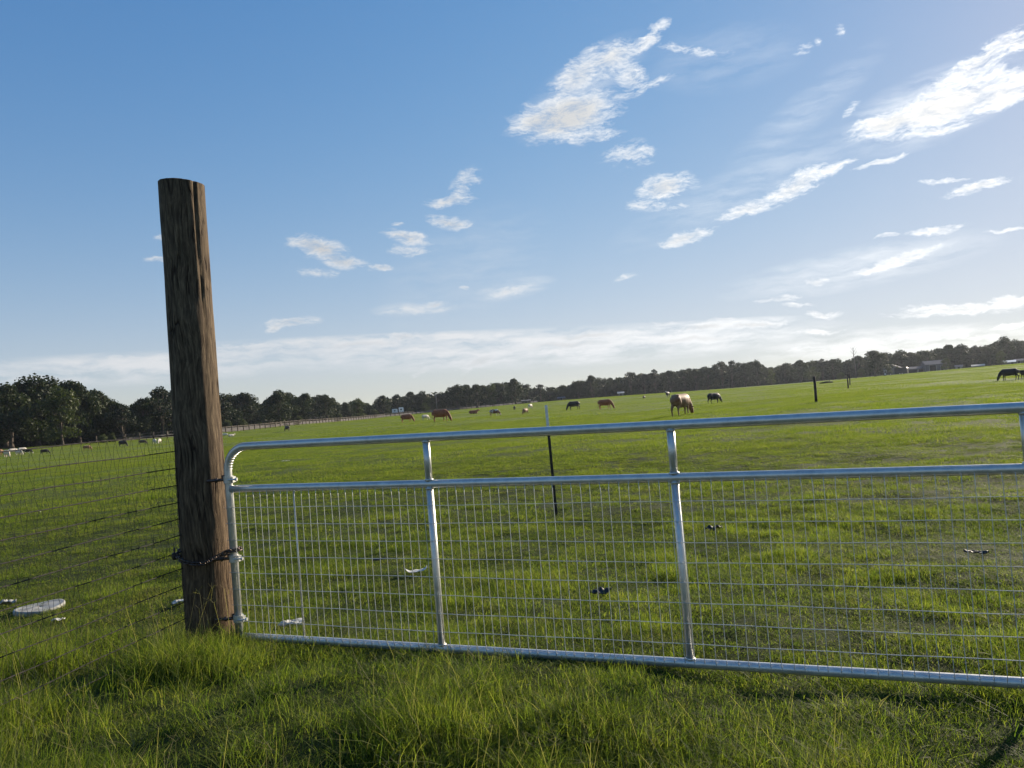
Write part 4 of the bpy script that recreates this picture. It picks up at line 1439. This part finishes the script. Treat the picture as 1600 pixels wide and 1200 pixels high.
def snag():
    b = at_dist(1337, 352)
    d = ray(1335.5, 541); hh = math.hypot(d[0], d[1])
    H = CAM_H + d[2] / hh * 352 - b[2]
    mb = MB()
    r = random.Random(4)
    mb.tube([(0, 0, -.2), (.1, 0, H * .35), (-.15, 0, H * .7), (-.1, .1, H * .9), (-.5, .1, H)], [.26, .20, .14, .09, .04], 9)
    br = MB()
    for z, a, l in ((.72, 0, 1.6), (.76, 3.0, 1.4), (.82, .3, 1.7), (.86, 2.6, 1.5), (.92, .6, 1.2), (.62, 2.9, .9)):
        z *= H
        p0 = np.array([-.1, 0, z]); p1 = p0 + [math.cos(a) * l * .5, .1, l * .5]; p2 = p0 + [math.cos(a) * l, .1, l * 1.3]
        br.tube([p0, p1, p2], [.09, .06, .03], 6)
    o = empty('dead_tree', b)
    mb.build('trunk', M['deadwood'], o, smooth=True)
    br.build('branches', M['deadwood'], o, smooth=True)
    tag(o, 'bare dead snag sticking up above the far tree line', 'tree')


snag()


# ------------------------------------------------------------------ board fence and raised lane, far left and middle
def board_fence():
    line = [(150, 176), (220, 177), (275, 178), (345, 186), (400, 200), (470, 222), (540, 258), (600, 300), (660, 318), (730, 335), (840, 362)]
    P = np.array([at_dist(a, b) for a, b in line])
    L = np.concatenate([[0], np.cumsum(np.linalg.norm(np.diff(P[:, :2], axis=0), axis=1))])

    def at(s):
        x, y = np.interp(s, L, P[:, 0]), np.interp(s, L, P[:, 1])
        return np.array([x, y, gz(x, y)])
    o = empty('board_fence', at(0))
    tag(o, 'long dark post and board fence along the lane at the field edge', 'fence')
    base = np.array(o.location)
    n_ = 92
    ss = np.linspace(0, L[-1], n_)
    tops = []
    pm = None
    for s in ss:
        p = at(s); tops.append(p)
        if pm is None:
            m_ = MB()
            m_.box((-.11, -.11, -.3), (.11, .11, 1.38)); m_.box((-.13, -.13, 1.38), (.13, .13, 1.43))
            pm = m_.mesh('fence_post'); pm.materials.append(M['board'])
        link('fence_post', pm, None, o, p - base)
    T_ = np.array(tops)
    for z in (.35, .80, 1.25):
        m_ = MB()
        m_.tube([q + [0, 0, z] - base for q in T_], [(.025, .085)] * n_, 4, up=(0, 0, 1))
        m_.build('rail', M['board'], o)


board_fence()


def lane():
    line = [(120, 186), (275, 188), (345, 196), (400, 212), (470, 236), (540, 274), (600, 316), (660, 334), (730, 352), (840, 380)]
    V, F = [], []
    for i_, (a, b) in enumerate(line):
        for k_, (o_, h_) in enumerate(((-5, .0), (-2.5, .75), (2.5, .85), (5, .1))):
            q = at_dist(a, b + o_)
            V.append([q[0], q[1], q[2] + h_])
    for i_ in range(len(line) - 1):
        for k_ in range(3):
            F.append((i_ * 4 + k_, i_ * 4 + 4 + k_, i_ * 4 + 5 + k_, i_ * 4 + 1 + k_))
    mb = MB(); mb.add(V, F)
    o = mb.build('road', M['road'], smooth=True)
    tag(o, 'pale dusty lane running behind the board fence', 'road', kind='structure')


lane()


# ------------------------------------------------------------------ far buildings and vehicles
def frame_at(u, dist, rz_extra=0.0):
    b = at_dist(u, dist)
    return b, -math.atan2(b[0], b[1]) + rz_extra


def pxm(dist, px): return px / F_PX * dist


def building(name, u, dist, w_px, h_px, depth, label, wall, roof, cat='building', doors=(), windows=(), rz=0.0, rise=.35, roof_over=.3, lift=0.0):
    b, a = frame_at(u, dist, rz)
    b = b + np.array([0, 0, lift])
    W, H = pxm(dist, w_px), pxm(dist, h_px)
    o = empty(name, b, a)
    hw, hd, eh = W / 2, depth / 2, H * (1 - rise)
    m_ = MB()
    V = [(-hw, -hd, -.6), (hw, -hd, -.6), (hw, hd, -.6), (-hw, hd, -.6), (-hw, -hd, eh), (hw, -hd, eh), (hw, hd, eh), (-hw, hd, eh), (-hw, 0, H - .05), (hw, 0, H - .05)]
    m_.add(V, [(0, 1, 5, 4), (2, 3, 7, 6), (1, 2, 6, 9, 5), (3, 0, 4, 8, 7)])
    m_.build('wall', M[wall], o)
    rf = MB()
    sl_ = (H - eh) / hd
    for s_ in (-1, 1):
        y0, z0 = s_ * (hd + roof_over), eh - sl_ * roof_over
        V = [(-hw - roof_over, y0, z0), (hw + roof_over, y0, z0), (hw + roof_over, 0, H), (-hw - roof_over, 0, H)]
        V2 = [(x, y, z + .12) for x, y, z in V]
        rf.add(V + V2, [(0, 3, 2, 1), (4, 5, 6, 7), (0, 1, 5, 4), (1, 2, 6, 5), (2, 3, 7, 6), (3, 0, 4, 7)])
    rf.build('roof', M[roof], o)
    for (x, wd, ht, mt) in doors:
        d_ = MB(); d_.box((x - wd / 2, -hd - .06, 0), (x + wd / 2, -hd - .01, ht))
        dd_ = d_.build('door', M[mt], o)  # slab on a solid wall
        e_ = MB(); e_.box((x - wd / 2 - .1, -hd - .08, 0), (x - wd / 2, -hd - .005, ht + .1)); e_.box((x + wd / 2, -hd - .08, 0), (x + wd / 2 + .1, -hd - .005, ht + .1)); e_.box((x - wd / 2, -hd - .08, ht), (x + wd / 2, -hd - .005, ht + .1))
        e_.build('frame', M['palewall'], dd_)
    for (x, z, wd, ht) in windows:
        d_ = MB(); d_.box((x - wd / 2, -hd - .05, z), (x + wd / 2, -hd - .01, z + ht))
        w_ = d_.build('window', M['glass'], o)
        e_ = MB()
        e_.box((x - wd / 2 - .08, -hd - .07, z - .08), (x + wd / 2 + .08, -hd - .005, z)); e_.box((x - wd / 2 - .08, -hd - .07, z + ht), (x + wd / 2 + .08, -hd - .005, z + ht + .08))
        e_.box((x - wd / 2 - .08, -hd - .07, z), (x - wd / 2, -hd - .005, z + ht)); e_.box((x + wd / 2, -hd - .07, z), (x + wd / 2 + .08, -hd - .005, z + ht))
        e_.build('frame', M['palewall'], w_)
    tag(o, label, cat)
    return o


building('barn', 1459, 388, 26, 14, 9, 'grey metal barn with pale gabled end at the far field edge', 'greywall', 'greyroof', doors=((-1.5, 2.6, 2.6, 'darkint'), (2.2, 1.1, 2.1, 'darkint')), windows=((3.6, 1.2, .9, .8),), rz=rad(14))
building('open_shed', 1433, 390, 36, 8, 7, 'long low open-sided shed joined to the grey barn', 'greywall', 'greyroof', doors=((-2.6, 4.6, 1.4, 'darkint'), (2.6, 4.6, 1.4, 'darkint')), rz=rad(4))
building('farmhouse', 1395, 395, 16, 14, 7, 'small gabled house half hidden behind the dark trailer', 'greywall', 'greyroof', windows=((-1.5, 1.2, .9, .8), (1.5, 1.2, .9, .8)), doors=((0, 1, 2, 'darkint'),), rz=rad(80))
building('shed', 495, 268, 30, 9, 5, 'dark low shed with a sunlit end wall under the oaks', 'board', 'board', doors=((-.8, 2.2, 1.5, 'darkint'), (1.9, 1.0, 1.5, 'palewall')), rz=rad(-6), lift=.3)  # pale slab paints the sunlit side onto the dark boards
building('shed', 1498, 385, 8, 6, 4, 'tiny pale shed just right of the rounded tree by the barn', 'palewall', 'greyroof', doors=((0, .9, 1.2, 'darkint'),), lift=-.4)
building('shed', 1528, 385, 14, 5, 5, 'low pale roofed shed peeping over the rise', 'greywall', 'palewall', windows=((0, .3, 1.0, .5),), lift=-.6)
building('shed', 1577, 380, 13, 6, 6, 'bright metal roofed shed on the rise above the grazing black cow', 'greywall', 'whitep', doors=((1, 1, 1.2, 'darkint'),), lift=-.4)
building('shed', 1592, 384, 9, 6.5, 5, 'grey shed right of the bright metal roof', 'greywall', 'greyroof', doors=((0, .9, 1.3, 'darkint'),), lift=-.3)
building('barn', 970, 396, 9, 6, 6, 'small pale barn at the foot of the wood left of the large tan cow', 'greywall', 'palewall', doors=((0, 1, 1.3, 'darkint'),))
building('barn', 877, 384, 11, 5, 6, 'low pale roofed building under trees past the white-tipped post', 'board', 'greyroof', doors=((0, 1.2, 1.0, 'darkint'),))
building('barn', 822, 366, 13, 5, 6, 'low grey building under the tallest trees of the middle clump', 'board', 'greyroof', doors=((0, 1.2, 1.0, 'darkint'),))


def box_trailer(u, dist, w_px, h_px, label, mat, deep=2.4, rz=0, lift=.5, cat='trailer'):
    b, a = frame_at(u, dist, rz)
    W, H = pxm(dist, w_px), pxm(dist, h_px)
    o = empty('trailer', b + np.array([0, 0, lift]), a)
    m_ = MB(); cl = .38
    hw = W / 2
    prof = [(-hw, cl), (hw, cl), (hw, H - .25), (hw - .25, H), (-hw + .15, H), (-hw, H - .2)]
    V = [(x, -deep / 2, z) for x, z in prof] + [(x, deep / 2, z) for x, z in prof]
    n_ = len(prof)
    m_.add(V, [tuple(range(n_)), tuple(range(2 * n_ - 1, n_ - 1, -1))] + [(i_, i_ + n_, (i_ + 1) % n_ + n_, (i_ + 1) % n_) for i_ in range(n_)])
    m_.build('body', M[mat], o)
    w_ = MB(); w_.box((-hw * .35, -deep / 2 - .03, H * .5), (hw * .25, -deep / 2 - .005, H * .75)); w_.build('window', M['glass'], o)
    for x in (-.42, .42):
        k_ = MB(); k_.tube([(x, -deep / 2 - .02, .33), (x, -deep / 2 + .2, .33)], .33, 16); wh = k_.build('wheel', M['rubber'], o)
        k_ = MB(); k_.tube([(x, -deep / 2 - .04, .33), (x, -deep / 2 - .021, .33)], .17, 12); k_.build('rim', M['whitep'], wh)
    h_ = MB(); h_.tube([(-hw, 0, .45), (-hw - .9, 0, .42)], .06, 8); h_.build('hitch', M['black'], o)
    tag(o, label, cat)
    return o


box_trailer(617, 322, 8.5, 7.5, 'white box trailer behind the fence, left of a pair', 'whitep', lift=.9)
box_trailer(627, 324, 7.5, 9, 'white box trailer behind the fence, taller one of a pair', 'whitep', lift=.9)
box_trailer(1408.5, 330, 16, 9.5, 'dark enclosed stock trailer with pale end at the field edge', 'black', rz=rad(-12), lift=0)


def tractor():
    b, a = frame_at(1386, 335, 0)
    o = empty('tractor', b, a)
    tag(o, 'small dark tractor with pale cab parked under the flat-topped oak', 'tractor')
    m_ = MB(); m_.box((-.3, -.35, .7), (1.5, .35, 1.35)); m_.box((-1.1, -.5, .6), (-.2, .5, 1.1)); m_.build('body', M['black'], o)
    m_ = MB()
    for x, y in ((-1.05, -.5), (-1.05, .5), (-.2, -.5), (-.2, .5)): m_.tube([(x, y, 1.1), (x, y, 2.2)], .04, 6)
    m_.box((-1.2, -.6, 2.2), (-.1, .6, 2.32)); m_.build('cab', M['whitep'], o)
    for x, y, r_ in ((-.75, -.75, .72), (-.75, .75, .72), (1.15, -.6, .42), (1.15, .6, .42)):
        k_ = MB(); k_.tube([(x, y - .18, r_), (x, y + .18, r_)], r_, 18); wh = k_.build('wheel', M['rubber'], o)
        k_ = MB(); k_.tube([(x, y - .2, r_), (x, y - .181, r_)], r_ * .5, 12); k_.build('rim', M['whitep'], wh)


tractor()


def utility_pole(u, dist, v0, label, arm=True):
    b = at_dist(u, dist)
    d = ray(u - 1, v0); hh = math.hypot(d[0], d[1])
    H = CAM_H + d[2] / hh * dist - b[2]
    o = empty('utility_pole', b, -math.atan2(b[0], b[1]))
    m_ = MB(); m_.tube([(0, 0, -.3), (0, 0, H)], [.17, .11], 10); m_.build('pole', M['greywall'], o, smooth=True)
    m_ = MB(); m_.box((-1.1, -.16, H - .75), (1.1, -.12, H - .6))
    for x in (-1, -.4, .4, 1): m_.tube([(x, -.14, H - .6), (x, -.14, H - .42)], .04, 6)
    m_.build('crossarm', M['greywall'], o)
    tag(o, label, 'utility pole')


utility_pole(682.5, 322, 614, 'slim grey utility pole above the big chestnut cow')


def log_pile():
    p0, p1 = hit(1280, 595.5), hit(1301, 593)
    p0 = at_dist(1280, 200, 595.0); p1 = at_dist(1301, 200, 593)
    c = (p0 + p1) / 2
    mb = MB()
    mb.tube([p0 - c + [0, 0, .15], [0, 0, .32], p1 - c + [0, 0, .25]], [.22, .26, .20], 10)
    mb.tube([(p1 - c) * .4 + [0, 0, .35], (p1 - c) * .6 + [0, 0, .8]], [.08, .04], 6)
    o = mb.build('fallen_log', M['darkpole'], smooth=True, loc=c)
    tag(o, 'long dark fallen log lying in the far field right of the nearest post', 'log')


log_pile()


# ------------------------------------------------------------------ litter in the grass
def crumple(name, u, v, w_px, d_m, mat, label, cat, seed, hgt=.03, th=.004, rz=0.0, edge_up=0.0, lift=.035):
    b = hit(u, v); dep = depth_of(b)
    W = w_px / F_PX * dep
    r = np.random.default_rng(seed)
    nx, ny = 14, 8
    X, Y = np.meshgrid(np.linspace(-.5, .5, nx), np.linspace(-.5, .5, ny), indexing='ij')
    shrink = 1 - .35 * r.uniform(size=X.shape) * (np.abs(X) > .42)
    Z = (fbm(X * 4 + seed, Y * 3 + 2, seed, 3) - .4) * hgt * 2 + edge_up * (np.abs(X) * 2) ** 5
    wob = (vnoise(X * 6 + seed, Y * 0 + 1, seed) - .5) * .35
    P = np.stack([X * W, (Y * shrink + wob * .4) * d_m, Z], -1)
    V = np.concatenate([P.reshape(-1, 3) + [0, 0, th], P.reshape(-1, 3)])
    n_ = nx * ny
    F = []
    for i_ in range(nx - 1):
        for j in range(ny - 1):
            a_, b_, c_, d_ = i_ * ny + j, (i_ + 1) * ny + j, (i_ + 1) * ny + j + 1, i_ * ny + j + 1
            F += [(a_, b_, c_, d_), (n_ + a_, n_ + d_, n_ + c_, n_ + b_)]
    for i_ in range(nx - 1):
        for j, fl in ((0, 0), (ny - 1, 1)):
            a_, b_ = i_ * ny + j, (i_ + 1) * ny + j
            F.append((a_, n_ + a_, n_ + b_, b_) if not fl else (a_, b_, n_ + b_, n_ + a_))
    for j in range(ny - 1):
        for i_, fl in ((0, 0), (nx - 1, 1)):
            a_, b_ = i_ * ny + j, i_ * ny + j + 1
            F.append((a_, b_, n_ + b_, n_ + a_) if not fl else (a_, n_ + a_, n_ + b_, b_))
    mb = MB(); mb.add(V, F)
    o = mb.build(name, M[mat], smooth=True, loc=b + [0, 0, lift])
    o.rotation_euler = (0, 0, rz - math.atan2(b[0], b[1]))
    tag(o, label, cat)
    return o


def tub_lid():
    b = hit(62, 953); dep = depth_of(b)
    W = 70 / F_PX * dep / 2
    mb = MB()
    prof = [(0.0, .020), (.5, .018), (.84, .016), (.90, .019), (.97, .021), (1.0, .012), (1.0, -.03), (.96, -.035)]
    n_ = 48
    V, F = [], []
    for (rr_, z) in prof:
        for k_ in range(n_):
            a = k_ / n_ * 2 * math.pi
            V.append((rr_ * W * math.cos(a), rr_ * W * .92 * math.sin(a) * (1 + .05 * math.sin(3 * a)), z + .006 * math.sin(2 * a + 1)))
    for i_ in range(len(prof) - 1):
        for k_ in range(n_):
            F.append((i_ * n_ + k_, (i_ + 1) * n_ + k_, (i_ + 1) * n_ + (k_ + 1) % n_, i_ * n_ + (k_ + 1) % n_))
    mb.add(V, F)
    o = mb.build('tub_lid', M['plastic'], smooth=True, loc=b + [0, 0, .014])
    o.rotation_euler = (rad(1.5), rad(-1), -math.atan2(b[0], b[1]))
    tag(o, 'large round pale plastic lid lying in the grass by the wire fence', 'lid')


tub_lid()
crumple('plastic_sheet', 6, 951, 34, .12, 'plastic', 'crumpled grey plastic sheet beside the large round lid', 'litter', 3, .05)
crumple('plastic_scrap', 92, 975, 17, .06, 'scrapw', 'narrow white scrap in the grass in front of the round lid', 'litter', 4, .02, rz=.7)
crumple('plastic_scrap', 281, 947, 22, .07, 'scrapw', 'white scrap in the grass at the left of the big post', 'litter', 5, .02)
crumple('paper_scrap', 455, 982, 40, .10, 'scrapw', 'crumpled white scrap behind the mesh near the hinge end of the gate', 'litter', 6, .03)
crumple('torn_label', 651, 899, 34, .07, 'scrapw', 'torn white strip with curled ends behind the mesh', 'litter', 7, .012, edge_up=.03)
crumple('paper_scrap', 446, 722, 14, .12, 'scrapw', 'pale scrap far out in the grass above the hinge end of the gate', 'litter', 8, .03)
crumple('black_plastic', 940, 932, 34, .07, 'scrapk', 'torn black plastic lying behind the mesh in the middle bay', 'litter', 9, .03)
crumple('black_plastic', 1116, 831, 26, .09, 'scrapk', 'black plastic scrap just right of the middle brace, half way up', 'litter', 10, .04)
crumple('black_plastic', 595, 880, 24, .06, 'scrapk', 'small black scrap behind the mesh left of the torn white strip', 'litter', 12, .02)
crumple('black_plastic', 1526, 870, 34, .05, 'scrapk', 'thin dark scrap behind the mesh towards the right edge', 'litter', 13, .02)


# ------------------------------------------------------------------ the evening air
def haze():
    m, t = mat_new('evening_haze')
    v = nd(t, 'ShaderNodeVolumePrincipled', {'Color': (.80, .88, 1.0, 1), 'Density': HAZE_D, 'Anisotropy': .4})
    nd(t, 'ShaderNodeOutputMaterial', {'Volume': v.outputs[0]})
    mb = MB(); mb.box((-1700, -1700, -6), (1700, 1700, 34))
    o = mb.build('haze', m)
    tag(o, 'thin pale evening haze lying over the whole pasture', 'haze', kind='stuff')


HAZE_D = 0.0001
haze()
